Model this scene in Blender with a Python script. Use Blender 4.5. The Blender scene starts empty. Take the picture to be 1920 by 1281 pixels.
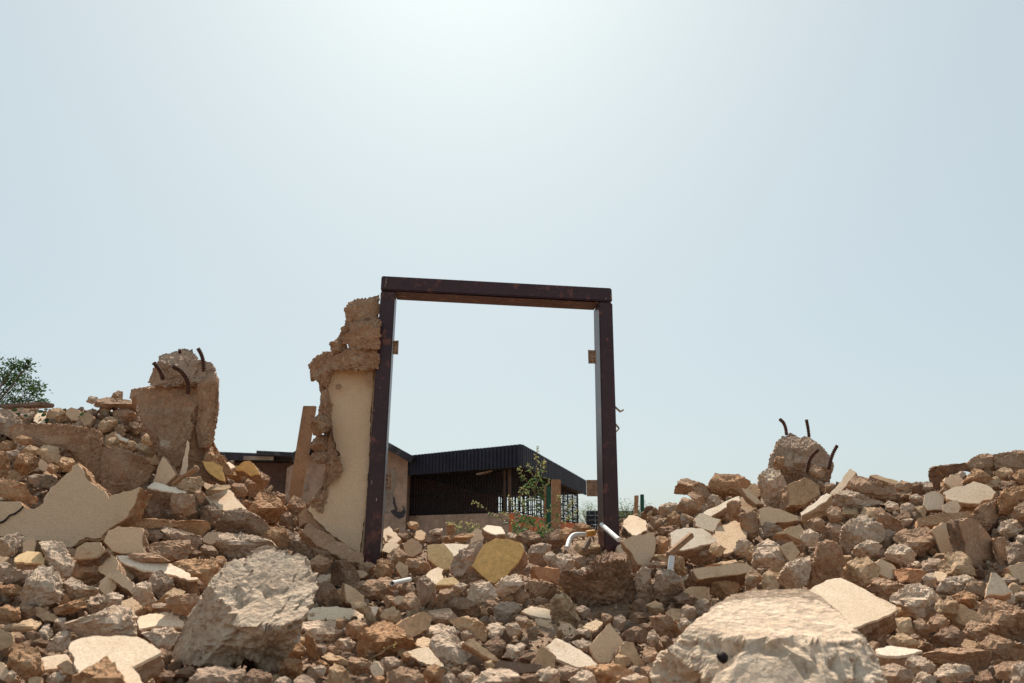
import bpy, bmesh, math, random
import numpy as np
from mathutils import Vector

R = math.radians
S = bpy.context.scene
C = S.collection
EYE = 0.85
F = 1400.0                      # focal length in photograph pixels
PITCH = R(15.2)
CP, SP = math.cos(PITCH), math.sin(PITCH)

# ------------------------------------------------------------------ camera, sky, sun, exposure
cam_d = bpy.data.cameras.new('camera')
cam = bpy.data.objects.new('camera', cam_d)
C.objects.link(cam)
cam_d.sensor_width = 36.0
cam_d.lens = F / 1920.0 * 36.0
cam.location = (0, 0, EYE)
cam.rotation_euler = (R(90) + PITCH, 0, 0)
cam_d.clip_start = 0.05
cam_d.clip_end = 3000
cam_d.dof.use_dof = True
cam_d.dof.focus_distance = 4.6
cam_d.dof.aperture_fstop = 4.5
S.camera = cam

SUN_EL = R(50)
SUN_AZ = R(-5)                  # measured from +Y, negative to the left
w = bpy.data.worlds.new("World")
S.world = w
w.use_nodes = True
nt = w.node_tree
for n in list(nt.nodes):
    nt.nodes.remove(n)
sky = nt.nodes.new('ShaderNodeTexSky')
sky.sky_type = 'NISHITA'
sky.sun_disc = False
sky.sun_elevation = SUN_EL
sky.sun_rotation = SUN_AZ
sky.altitude = 300
sky.air_density = 1.0
sky.dust_density = 3.0
sky.ozone_density = 1.0
gm = nt.nodes.new('ShaderNodeGamma')            # dust-laden air: the sky's contrast is flat
gm.inputs['Gamma'].default_value = 0.26
hs = nt.nodes.new('ShaderNodeMix'); hs.data_type = 'RGBA'; hs.blend_type = 'MULTIPLY'
hs.inputs[0].default_value = 1.0
hs.inputs[7].default_value = (2.95, 3.33, 3.38, 1)
bg = nt.nodes.new('ShaderNodeBackground')
bg.inputs['Strength'].default_value = 0.10
wo = nt.nodes.new('ShaderNodeOutputWorld')
nt.links.new(sky.outputs[0], gm.inputs['Color'])
nt.links.new(gm.outputs[0], hs.inputs[6])
nt.links.new(hs.outputs[2], bg.inputs[0])
nt.links.new(bg.outputs[0], wo.inputs[0])

sun_d = bpy.data.lights.new('sun', 'SUN')
sun_d.energy = 5.0
sun_d.angle = R(0.8)
sun_d.color = (1.0, 0.91, 0.80)
sun = bpy.data.objects.new('sun', sun_d)
C.objects.link(sun)
sdir = Vector((math.sin(SUN_AZ) * math.cos(SUN_EL), math.cos(SUN_AZ) * math.cos(SUN_EL), math.sin(SUN_EL)))
sun.rotation_euler = sdir.to_track_quat('Z', 'Y').to_euler()
sun.location = (0, 10, 12)

vs = S.view_settings
vs.view_transform = 'Standard'
vs.look = 'None'
vs.gamma = 1
vs.exposure = 0.46
vs.use_curve_mapping = False
S.cycles.max_bounces = 6
S.cycles.diffuse_bounces = 3

# ------------------------------------------------------------------ geometry of the view
def ray(px, py):
    xx = (px - 960.0) / F
    yy = (640.5 - py) / F
    return np.array([xx, CP - yy * SP, SP + yy * CP])
def U(px, py, d):
    r = ray(px, py)
    p = r * (d / r[1])
    return np.array([p[0], p[1], p[2] + EYE])
def on_z(px, py, z):
    r = ray(px, py)
    t = (z - EYE) / r[2]
    return r * t + np.array([0, 0, EYE])

# ------------------------------------------------------------------ noise
_rs = np.random.RandomState(7)
_perm = _rs.permutation(512)
_g = _rs.normal(size=(512, 3)); _g /= np.linalg.norm(_g, axis=1)[:, None]
def perlin(P):
    P = np.asarray(P, float)
    i = np.floor(P).astype(int); f = P - i
    u = f * f * f * (f * (f * 6 - 15) + 10)
    out = 0
    for dx in (0, 1):
        wx = u[:, 0] if dx else 1 - u[:, 0]
        for dy in (0, 1):
            wy = u[:, 1] if dy else 1 - u[:, 1]
            for dz in (0, 1):
                wz = u[:, 2] if dz else 1 - u[:, 2]
                h = _perm[(i[:, 0] + dx) & 511]
                h = _perm[(h + i[:, 1] + dy) & 511]
                h = _perm[(h + i[:, 2] + dz) & 511]
                g = _g[h]
                out = out + wx * wy * wz * ((g[:, 0] * (f[:, 0] - dx)) + g[:, 1] * (f[:, 1] - dy) + g[:, 2] * (f[:, 2] - dz))
    return out * 1.6
def fbm(P, octv=4, gain=0.5, ridged=False):
    a = 1.0; s = 0; k = 1.0
    for o in range(octv):
        n = perlin(P * k + 17.3 * o)
        if ridged:
            n = 0.5 - 2 * np.abs(n)
        s = s + a * n
        a *= gain; k *= 2.03
    return s

# ------------------------------------------------------------------ materials
def warm(c):
    return (min(.85, c[0] * 1.08), c[1] * .965, c[2] * .865) if c and c[0] > .15 and c[0] > c[2] * 1.15 else c
def mat(name, c1, c2, c3=None, scale=6.0, speck=60.0, bump=0.35, bscale=90.0, rough=0.92, spec=0.2,
        pits=0.0, vary=0.12, dist=0.01, grime=None):
    c1, c2, c3 = warm(c1), warm(c2), warm(c3)
    m = bpy.data.materials.new(name); m.use_nodes = True
    t = m.node_tree; N = t.nodes; L = t.links
    b = N['Principled BSDF']
    b.inputs['Roughness'].default_value = rough
    b.inputs['Specular IOR Level'].default_value = spec
    tc = N.new('ShaderNodeTexCoord')
    oi = N.new('ShaderNodeObjectInfo')
    add = N.new('ShaderNodeVectorMath'); add.operation = 'ADD'
    mul = N.new('ShaderNodeVectorMath'); mul.operation = 'SCALE'; mul.inputs['Scale'].default_value = 37.0
    cmb = N.new('ShaderNodeCombineXYZ')
    for k in range(3):
        L.new(oi.outputs['Random'], cmb.inputs[k])
    L.new(cmb.outputs[0], mul.inputs[0])
    L.new(tc.outputs['Object'], add.inputs[0]); L.new(mul.outputs[0], add.inputs[1])
    V = add.outputs[0]
    n1 = N.new('ShaderNodeTexNoise'); n1.inputs['Scale'].default_value = scale; n1.inputs['Detail'].default_value = 8; n1.inputs['Roughness'].default_value = 0.65
    L.new(V, n1.inputs['Vector'])
    r1 = N.new('ShaderNodeMapRange'); r1.inputs['From Min'].default_value = 0.36; r1.inputs['From Max'].default_value = 0.62
    L.new(n1.outputs['Fac'], r1.inputs['Value'])
    mx = N.new('ShaderNodeMix'); mx.data_type = 'RGBA'
    mx.inputs[6].default_value = (*c1, 1); mx.inputs[7].default_value = (*c2, 1)
    L.new(r1.outputs[0], mx.inputs[0])
    col = mx.outputs[2]
    if c3:
        n2 = N.new('ShaderNodeTexNoise'); n2.inputs['Scale'].default_value = scale * 2.7; n2.inputs['Detail'].default_value = 10; n2.inputs['Roughness'].default_value = 0.7
        L.new(V, n2.inputs['Vector'])
        r2 = N.new('ShaderNodeMapRange'); r2.inputs['From Min'].default_value = 0.56; r2.inputs['From Max'].default_value = 0.66
        L.new(n2.outputs['Fac'], r2.inputs['Value'])
        m2 = N.new('ShaderNodeMix'); m2.data_type = 'RGBA'; m2.inputs[7].default_value = (*c3, 1)
        L.new(col, m2.inputs[6]); L.new(r2.outputs[0], m2.inputs[0])
        col = m2.outputs[2]
    n3 = N.new('ShaderNodeTexNoise'); n3.inputs['Scale'].default_value = speck; n3.inputs['Detail'].default_value = 5; n3.inputs['Roughness'].default_value = 0.75
    L.new(V, n3.inputs['Vector'])
    r3 = N.new('ShaderNodeMapRange'); r3.inputs['From Min'].default_value = 0.3; r3.inputs['From Max'].default_value = 0.7
    r3.inputs['To Min'].default_value = 0.72; r3.inputs['To Max'].default_value = 1.25
    L.new(n3.outputs['Fac'], r3.inputs['Value'])
    m3 = N.new('ShaderNodeVectorMath'); m3.operation = 'SCALE'
    L.new(col, m3.inputs[0]); L.new(r3.outputs[0], m3.inputs['Scale'])
    r4 = N.new('ShaderNodeMapRange'); r4.inputs['To Min'].default_value = 1 - vary; r4.inputs['To Max'].default_value = 1 + vary
    L.new(oi.outputs['Random'], r4.inputs['Value'])
    m4 = N.new('ShaderNodeVectorMath'); m4.operation = 'SCALE'
    L.new(m3.outputs[0], m4.inputs[0]); L.new(r4.outputs[0], m4.inputs['Scale'])
    L.new(m4.outputs[0], b.inputs['Base Color'])
    bn = N.new('ShaderNodeTexNoise'); bn.inputs['Scale'].default_value = bscale; bn.inputs['Detail'].default_value = 8; bn.inputs['Roughness'].default_value = 0.7
    L.new(V, bn.inputs['Vector'])
    hgt = bn.outputs['Fac']
    if pits:
        vo = N.new('ShaderNodeTexVoronoi'); vo.inputs['Scale'].default_value = bscale * 0.5
        L.new(V, vo.inputs['Vector'])
        rp = N.new('ShaderNodeMapRange'); rp.inputs['From Max'].default_value = 0.35
        L.new(vo.outputs['Distance'], rp.inputs['Value'])
        mm = N.new('ShaderNodeMath'); mm.operation = 'MULTIPLY_ADD'; mm.inputs[1].default_value = pits
        L.new(rp.outputs[0], mm.inputs[0]); L.new(hgt, mm.inputs[2])
        hgt = mm.outputs[0]
    if bump > .55:
        bn2 = N.new('ShaderNodeTexNoise'); bn2.inputs['Scale'].default_value = bscale * .33; bn2.inputs['Detail'].default_value = 4; bn2.inputs['Roughness'].default_value = 0.6
        L.new(V, bn2.inputs['Vector'])
        sb = N.new('ShaderNodeMath'); sb.operation = 'SUBTRACT'; sb.inputs[1].default_value = .5; L.new(bn2.outputs['Fac'], sb.inputs[0])
        ab = N.new('ShaderNodeMath'); ab.operation = 'ABSOLUTE'; L.new(sb.outputs[0], ab.inputs[0])
        m5_ = N.new('ShaderNodeMath'); m5_.operation = 'MULTIPLY_ADD'; m5_.inputs[1].default_value = -3.2
        L.new(ab.outputs[0], m5_.inputs[0]); L.new(hgt, m5_.inputs[2]); hgt = m5_.outputs[0]
    bp = N.new('ShaderNodeBump'); bp.inputs['Strength'].default_value = bump; bp.inputs['Distance'].default_value = dist
    L.new(hgt, bp.inputs['Height']); L.new(bp.outputs[0], b.inputs['Normal'])
    return m

M = {}
M['brown'] = mat('brown_rubble', (.30, .195, .128), (.39, .27, .183), (.47, .36, .26), scale=9, bump=.8, bscale=70)
M['orange'] = mat('orange_laterite', (.34, .20, .11), (.42, .265, .155), (.50, .38, .26), scale=9, bump=.9, bscale=60)
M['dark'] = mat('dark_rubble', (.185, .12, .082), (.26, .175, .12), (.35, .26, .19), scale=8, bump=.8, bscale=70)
M['concrete'] = mat('pale_concrete', (.44, .35, .27), (.55, .46, .37), (.30, .23, .18), scale=11, bump=.8, bscale=60, pits=.4)
M['grey'] = mat('grey_concrete', (.32, .24, .18), (.42, .33, .26), (.24, .185, .15), scale=11, bump=.8, bscale=60, pits=.4)
M['tan'] = mat('tan_render', (.40, .285, .18), (.48, .36, .24), (.32, .20, .12), scale=7, bump=.5, bscale=110)
M['boulder'] = mat('pitted_concrete', (.50, .41, .32), (.60, .52, .42), (.33, .25, .20), scale=9, bump=.9, bscale=55, pits=.5)
M['beige'] = mat('beige_stucco', (.70, .54, .375), (.76, .60, .43), (.62, .46, .31), scale=1.6, speck=240, bump=.9, bscale=210, pits=.35, vary=.08, dist=.006)
M['wallcream'] = mat('wall_stucco', (.74, .585, .42), (.80, .65, .475), None, scale=1.6, speck=240, bump=.9, bscale=210, pits=.35, vary=.0, dist=.006)
M['cream'] = mat('cream_plaster', (.64, .53, .395), (.73, .63, .50), (.52, .40, .28), scale=3, speck=120, bump=.4, bscale=120, vary=.08, dist=.006)
M['white'] = mat('white_plaster', (.70, .61, .49), (.78, .71, .60), (.58, .47, .35), scale=3, speck=120, bump=.35, bscale=120, vary=.06, dist=.006)
M['ochre'] = mat('ochre_paint', (.66, .42, .155), (.72, .47, .19), None, scale=3, speck=40, bump=.15, bscale=120, vary=.05, dist=.004, rough=.7)
M['sand'] = mat('sand_paint', (.64, .47, .25), (.70, .53, .31), None, scale=3, speck=60, bump=.15, bscale=120, vary=.05, dist=.004)
M['stone'] = mat('exposed_wall_core', (.31, .20, .135), (.41, .285, .195), (.50, .385, .28), scale=9, bump=.9, bscale=60, vary=.05)
M['earth'] = mat('rubble_dust', (.21, .145, .10), (.32, .235, .17), (.42, .325, .24), scale=3.5, speck=50, bump=1.0, bscale=45, vary=0, dist=.02)
M['wood'] = mat('weathered_wood', (.26, .165, .105), (.36, .24, .15), (.19, .12, .09), scale=5, bump=.4, bscale=60)
M['greywood'] = mat('grey_brown_board', (.16, .115, .09), (.24, .18, .14), None, scale=6, bump=.3, bscale=60)
M['darkwood'] = mat('dark_timber', (.07, .045, .035), (.10, .07, .05), None, scale=5, bump=.1)
M['brick'] = mat('clay_brick', (.38, .20, .11), (.46, .27, .16), None, scale=14, bump=.4, bscale=60)
M['rust'] = mat('rusty_steel', (.065, .03, .022), (.12, .055, .035), None, scale=20, bump=.5, bscale=80, rough=.75)
M['pvc'] = mat('white_pvc', (.60, .585, .55), (.68, .665, .63), None, scale=4, speck=20, bump=.02, rough=.4, spec=.4, vary=.03)
M['orangepipe'] = mat('orange_sleeve', (.62, .33, .08), (.68, .38, .11), None, scale=4, bump=.05, rough=.6)
M['paint'] = mat('purple_brown_gloss', (.034, .011, .014), (.046, .016, .019), (.16, .062, .042), scale=4, speck=30, bump=.12, bscale=14, rough=.34, spec=.35, vary=.0)
M['redpaint'] = mat('red_brown_primer', (.07, .025, .022), (.095, .036, .030), (.24, .15, .12), scale=7, speck=20, bump=.1, rough=.5, vary=0)
M['brass'] = mat('hinge_metal', (.20, .135, .09), (.30, .21, .15), (.12, .08, .06), scale=20, bump=.1, rough=.6, vary=.05)
M['hole'] = mat('screw_hole', (.02, .016, .014), (.03, .02, .02), None)
M['tape'] = mat('metal_strap', (.42, .38, .30), (.5, .45, .36), None, rough=.5)
M['navy'] = mat('navy_sheet_metal', (.018, .020, .032), (.028, .030, .044), (.04, .042, .055), scale=1.2, speck=8, bump=.05, bscale=10, rough=.6, vary=0)
M['blackm'] = mat('black_steel', (.008, .008, .010), (.014, .014, .017), None, scale=4, bump=.02, rough=.8, vary=0)
M['dirtwall'] = mat('pink_beige_wall', (.33, .25, .20), (.38, .29, .235), (.27, .20, .16), scale=.9, speck=5, bump=.1, bscale=8, vary=0)
M['brownwall'] = mat('dark_brown_wall', (.10, .062, .05), (.13, .082, .066), None, scale=.9, speck=5, bump=.1, vary=0)
M['orangewall'] = mat('orange_wall', (.44, .14, .065), (.50, .175, .08), None, scale=1.5, speck=5, bump=.1, vary=0)
M['mortar'] = mat('grey_mortar', (.24, .205, .18), (.30, .26, .225), None, scale=3, speck=6, bump=.1, vary=0)
M['graffiti'] = mat('dark_paint', (.045, .04, .045), (.07, .06, .065), None, scale=3, vary=0)
M['roofing'] = mat('dark_roof_sheet', (.030, .028, .034), (.048, .045, .052), (.10, .09, .09), scale=1.5, speck=6, bump=.1, rough=.7, vary=0)
M['soffit'] = mat('dark_soffit', (.03, .024, .024), (.05, .04, .038), None, scale=2, vary=0)
M['green'] = mat('green_post_paint', (.012, .075, .050), (.018, .095, .062), None, scale=5, bump=.1, rough=.5, vary=0)
def leaf_mat(name, c1, c2):
    m = mat(name, c1, c2, None, scale=12, speck=30, bump=.05, rough=.6, spec=.3)
    b = m.node_tree.nodes['Principled BSDF']
    b.inputs['Subsurface Weight'].default_value = 0.0
    N = m.node_tree.nodes; L = m.node_tree.links
    tr = N.new('ShaderNodeBsdfTranslucent'); tr.inputs[0].default_value = (c2[0] * 1.3, c2[1] * 1.5, c2[2], 1)
    ms = N.new('ShaderNodeMixShader'); ms.inputs[0].default_value = .35
    L.new(b.outputs[0], ms.inputs[1]); L.new(tr.outputs[0], ms.inputs[2])
    L.new(ms.outputs[0], N['Material Output'].inputs['Surface'])
    return m
M['leaf'] = leaf_mat('weed_leaf', (.045, .085, .04), (.085, .125, .055))
M['bud'] = leaf_mat('weed_flower', (.30, .30, .16), (.42, .38, .22))
M['drybud'] = leaf_mat('dry_flower', (.45, .36, .18), (.55, .46, .27))
M['stem'] = mat('weed_stem', (.16, .12, .07), (.22, .19, .10), None)
M['treeleaf'] = leaf_mat('tree_leaf', (.018, .040, .016), (.035, .065, .022))
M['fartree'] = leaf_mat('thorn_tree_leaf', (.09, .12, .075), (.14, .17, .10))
M['bark'] = mat('bark', (.10, .07, .05), (.16, .12, .09), None)

# ------------------------------------------------------------------ object helpers
def link(name, verts, faces, mats, parent=None, smooth=False, origin=None, midx=None):
    verts = np.asarray(verts, float)
    if origin is None:
        origin = np.array([(verts[:, 0].min() + verts[:, 0].max()) / 2, (verts[:, 1].min() + verts[:, 1].max()) / 2, verts[:, 2].min()])
    me = bpy.data.meshes.new(name)
    me.from_pydata((verts - origin).tolist(), [], faces)
    if not isinstance(mats, (list, tuple)):
        mats = [mats]
    for m in mats:
        me.materials.append(m)
    if midx is not None:
        me.polygons.foreach_set('material_index', midx)
    if smooth:
        me.polygons.foreach_set('use_smooth', [True] * len(me.polygons))
    me.update()
    o = bpy.data.objects.new(name, me)
    C.objects.link(o)
    if parent is not None:
        o.parent = parent
        o.location = Vector(origin) - world_loc(parent)
    else:
        o.location = origin
    return o
def world_loc(o):
    l = Vector(o.location)
    while o.parent:
        o = o.parent
        l += Vector(o.location)
    return l
def empty(name, loc, label, cat, group=None):
    o = bpy.data.objects.new(name, None); C.objects.link(o)
    o.location = loc; o.empty_display_size = .1
    return tag(o, label, cat, group)
def tag(o, label, cat, group=None, kind=None):
    if label: o['label'] = label
    if cat: o['category'] = cat
    if group: o['group'] = group
    if kind: o['kind'] = kind
    return o
def join(parts):
    V = []; Fc = []; n = 0
    for v, f in parts:
        V.append(np.asarray(v, float)); Fc += [tuple(i + n for i in q) for q in f]
        n += len(v)
    return np.concatenate(V), Fc
def box_pts(p, u, v, w):
    """corner p, edge vectors u v w"""
    p, u, v, w = map(lambda a: np.asarray(a, float), (p, u, v, w))
    vs = [p, p + u, p + u + v, p + v, p + w, p + u + w, p + u + v + w, p + v + w]
    f = [(0, 3, 2, 1), (4, 5, 6, 7), (0, 1, 5, 4), (1, 2, 6, 5), (2, 3, 7, 6), (3, 0, 4, 7)]
    return np.array(vs), f
def tube(path, rad, seg=10, cap=True, hollow=0.0):
    path = [np.asarray(p, float) for p in path]
    n = len(path)
    rads = rad if isinstance(rad, (list, tuple)) else [rad] * n
    V = []; Fc = []
    prev = None
    for i, p in enumerate(path):
        t = path[min(i + 1, n - 1)] - path[max(i - 1, 0)]
        t = t / (np.linalg.norm(t) + 1e-9)
        ref = prev if prev is not None else (np.array([0, 0, 1.]) if abs(t[2]) < .9 else np.array([1., 0, 0]))
        a = np.cross(t, ref); a /= np.linalg.norm(a) + 1e-9
        b = np.cross(a, t); prev = b
        for k in range(seg):
            an = 2 * math.pi * k / seg
            V.append(p + rads[i] * (a * math.cos(an) + b * math.sin(an)))
    for i in range(n - 1):
        for k in range(seg):
            k2 = (k + 1) % seg
            Fc.append((i * seg + k, i * seg + k2, (i + 1) * seg + k2, (i + 1) * seg + k))
    if hollow:
        base = len(V)
        t = path[1] - path[0]; t /= np.linalg.norm(t)
        c0 = path[0]
        for k in range(seg):
            V.append(c0 + (V[k] - c0) * hollow)
        for k in range(seg):
            V.append(c0 + (V[k] - c0) * hollow + t * rads[0] * 5)
        for k in range(seg):
            k2 = (k + 1) % seg
            Fc.append((k2, k, base + k, base + k2))
            Fc.append((base + k2, base + k, base + seg + k, base + seg + k2))
        Fc.append(tuple(range(base + seg, base + 2 * seg)))
        Fc.append(tuple(range((n - 1) * seg, n * seg)))
    elif cap:
        Fc.append(tuple(range(seg - 1, -1, -1))); Fc.append(tuple(range((n - 1) * seg, n * seg)))
    return np.array(V), Fc
def bezier(pts, n=14):
    """Catmull-Rom through points"""
    P = [np.asarray(p, float) for p in pts]
    P = [2 * P[0] - P[1]] + P + [2 * P[-1] - P[-2]]
    out = []
    m = len(P) - 3
    for i in range(m):
        for k in range(n if i < m - 1 else n + 1):
            t = k / n
            a, b, c, d = P[i:i + 4]
            out.append(.5 * ((2 * b) + (c - a) * t + (2 * a - 5 * b + 4 * c - d) * t * t + (3 * b - a - 3 * c + d) * t ** 3))
    return out

# ------------------------------------------------------------------ terrain
CTRL = [(-200,1320,1.9),(0,1300,2.0),(300,1300,2.0),(600,1300,2.0),(960,1300,2.0),(1300,1300,2.05),(1600,1300,2.1),(1920,1300,2.2),(2150,1300,2.2),
(-200,1190,2.5),(0,1200,2.6),(300,1200,2.6),(640,1200,2.7),(960,1200,2.7),(1300,1200,2.8),(1700,1200,2.8),(1920,1200,2.8),(2200,1200,2.8),
(0,1120,3.1),(300,1120,3.3),(600,1120,3.5),(960,1120,3.6),(1300,1120,3.6),(1600,1120,3.6),(1920,1120,3.4),
(0,1060,3.5),(300,1060,3.8),(560,1060,4.2),(700,1065,4.5),(960,1060,4.6),(1150,1050,4.6),(1300,1060,4.3),(1600,1060,4.1),(1920,1060,3.9),
(0,1005,3.9),(200,1000,4.15),(400,990,4.5),(560,1000,4.9),(700,1042,4.9),(760,1020,5.5),(960,1012,5.9),(1120,1018,5.5),(1200,990,5.2),(1400,990,4.9),(1600,990,4.7),(1920,990,4.4),
(760,1000,6.8),(960,1000,7.2),(1100,998,7.0),(860,1001,7.1),
(0,930,4.4),(200,930,4.6),(350,930,5.0),(500,935,5.5),(1200,960,6.2),(1300,935,5.6),(1500,945,5.3),(1700,930,5.2),(1900,930,4.9),
(-150,768,6.2),(0,767,6.2),(150,760,6.2),(200,761,5.8),(240,764,5.8),(300,835,5.5),(400,885,5.6),(480,905,5.9),(560,940,6.3),(620,965,6.5),
(1170,985,6.9),(1240,962,6.7),(1330,925,6.4),(1450,905,6.3),(1600,900,6.2),(1750,900,6.1),(1850,874,6.0),(1950,862,5.9),(2100,860,5.9),
(0,850,5.2),(150,845,5.3),(-150,900,4.7)]
cp = [U(*c) for c in CTRL]
for x in np.arange(-9, 9.1, 2.25):
    for y, z in ((9.6, .02), (11.5, 0), (13.5, 0)):
        cp.append(np.array([x, y, z]))
    cp.append(np.array([x, 1.0, .48])); cp.append(np.array([x, -1.0, .48]))
for y, z in ((2.5, .65), (4, 1.0), (5.2, 1.5), (6.4, 1.85)):
    cp.append(np.array([-6.2, y, z])); cp.append(np.array([-8.5, y, z]))
for y, z in ((2.5, .6), (4, .95), (5.2, 1.2), (6.2, 1.4)):
    cp.append(np.array([5.8, y, z])); cp.append(np.array([8.5, y, z]))
cp = np.array(cp)
def _k(r2):
    return 0.5 * r2 * np.log(r2 + 1e-9)
_n = len(cp)
_d2 = ((cp[:, None, :2] - cp[None, :, :2]) ** 2).sum(-1)
_A = np.zeros((_n + 3, _n + 3))
_A[:_n, :_n] = _k(_d2) + np.eye(_n) * 0.03
_A[:_n, _n] = 1; _A[:_n, _n + 1:] = cp[:, :2]
_A[_n:, :_n] = _A[:_n, _n:].T
_w = np.linalg.solve(_A, np.concatenate([cp[:, 2], [0, 0, 0]]))
def tps(x, y):
    out = _w[_n] + _w[_n + 1] * x + _w[_n + 2] * y
    for i in range(_n):
        out = out + _w[i] * _k((x - cp[i, 0]) ** 2 + (y - cp[i, 1]) ** 2)
    return out
GX = np.linspace(-10, 10, 401); GY = np.linspace(-4, 14, 361)
XX, YY = np.meshgrid(GX, GY)
HZ = tps(XX, YY)
wx = np.clip((9.8 - np.abs(XX)) / 3.0, 0, 1); wy = np.clip((13.5 - YY) / 3.0, 0, 1) * np.clip((YY + 3.8) / 3.0, 0, 1)
ww = wx * wy; ww = ww * ww * (3 - 2 * ww)
HZ = HZ * ww
_q = np.stack([XX.ravel() * 1.7, YY.ravel() * 1.7, np.zeros(XX.size)], 1)
HZ += (fbm(_q, 4) * .035 + fbm(_q * 3.1 + 9, 3) * .02).reshape(XX.shape) * ww
HZ -= .035
def ground(x, y):
    x = np.asarray(x, float); y = np.asarray(y, float)
    fx = np.clip((x - GX[0]) / (GX[1] - GX[0]), 0, len(GX) - 1.001); fy = np.clip((y - GY[0]) / (GY[1] - GY[0]), 0, len(GY) - 1.001)
    ix = fx.astype(int); iy = fy.astype(int); fx = fx - ix; fy = fy - iy
    return (HZ[iy, ix] * (1 - fx) * (1 - fy) + HZ[iy, ix + 1] * fx * (1 - fy) + HZ[iy + 1, ix] * (1 - fx) * fy + HZ[iy + 1, ix + 1] * fx * fy)
DS = np.arange(1.2, 9.5, .02)
def hit(px, py):
    """depths where view rays through pixels meet the rubble; nan when they miss"""
    px = np.atleast_1d(np.asarray(px, float)); py = np.atleast_1d(np.asarray(py, float))
    xx = (px - 960) / F; yy = (640.5 - py) / F
    ry = CP - yy * SP; sx = xx / ry; sz = (SP + yy * CP) / ry
    out = np.full(px.shape, np.nan)
    for d in DS:
        z = EYE + sz * d
        g = ground(sx * d, np.full(px.shape, d))
        m = np.isnan(out) & (z < g)
        out[m] = d
    return out

gx = np.concatenate([-np.geomspace(900, 11, 24), GX, np.geomspace(11, 900, 24)])
gy = np.concatenate([-np.geomspace(400, 4.6, 16), GY, np.geomspace(15, 2200, 26)])
GXX, GYY = np.meshgrid(gx, gy)
GZ = np.where((np.abs(GXX) <= 10) & (GYY >= -4) & (GYY <= 14), ground(np.clip(GXX, -10, 10), np.clip(GYY, -4, 14)), -.035)
nv = len(gx)
fs = [(j * nv + i, j * nv + i + 1, (j + 1) * nv + i + 1, (j + 1) * nv + i) for j in range(len(gy) - 1) for i in range(nv - 1)]
o = link('ground', np.stack([GXX.ravel(), GYY.ravel(), GZ.ravel() - .045 * np.clip((9 - np.hypot(GXX.ravel(), GYY.ravel() - 3)) / 3, 0, 1)], 1), fs, M['earth'], origin=np.zeros(3), smooth=True)
o['kind'] = 'structure'
# ------------------------------------------------------------------ generators: lumps and slabs
_ico = {}
def ico(n):
    if n not in _ico:
        bm = bmesh.new(); bmesh.ops.create_icosphere(bm, subdivisions=n, radius=1)
        _ico[n] = (np.array([v.co[:] for v in bm.verts]), [tuple(v.index for v in f.verts) for f in bm.faces])
        bm.free()
    return _ico[n]
def poly_radius(poly, th):
    """distance from the centroid to the outline in each direction"""
    c = poly_centroid(poly)
    P = np.asarray(poly, float) - c
    out = np.zeros(th.shape)
    dx, dy = np.cos(th), np.sin(th)
    for i in range(len(P)):
        a = P[i]; b = P[(i + 1) % len(P)] - a
        den = dx * b[1] - dy * b[0]
        den = np.where(np.abs(den) < 1e-9, 1e-9, den)
        t = (a[0] * b[1] - a[1] * b[0]) / den
        s = (a[0] * dy - a[1] * dx) / den
        ok = (t > 0) & (s >= -1e-6) & (s <= 1 + 1e-6)
        out = np.where(ok & (t > out), t, out)
    m = np.median(out[out > 0]) if (out > 0).any() else 1
    return np.where(out > 0, out, m), c
def poly_centroid(poly):
    P = np.asarray(poly, float); Q = np.roll(P, -1, 0)
    cr = P[:, 0] * Q[:, 1] - Q[:, 0] * P[:, 1]
    A = cr.sum() / 2
    if abs(A) < 1e-6:
        return P.mean(0)
    return np.array([((P[:, 0] + Q[:, 0]) * cr).sum(), ((P[:, 1] + Q[:, 1]) * cr).sum()]) / (6 * A)
def jag(poly, step, amp, seed, freq=1.0):
    """resample a closed outline finely and roughen it (same unit as poly)"""
    P = np.asarray(poly, float); Q = np.roll(P, -1, 0); out = []
    for a, b in zip(P, Q):
        n = max(1, int(np.linalg.norm(b - a) / step))
        for k in range(n):
            out.append(a + (b - a) * k / n)
    out = np.array(out)
    q = np.c_[out / step * .22 * freq, np.full(len(out), seed * 3.7)]
    dx = fbm(q, 3); dy = fbm(q + 31.7, 3)
    return out + amp * np.c_[dx, dy]
ANCHOR = {}
def base_depth(poly):
    P = np.asarray(poly, float)
    yb = P[:, 1].max(); xb = poly_centroid(poly)[0]
    d = hit([xb], [yb - 3])[0]
    if np.isnan(d):
        d = hit([xb], [yb + 12])[0]
    if np.isnan(d):
        d = 6.4
    return d
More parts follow.
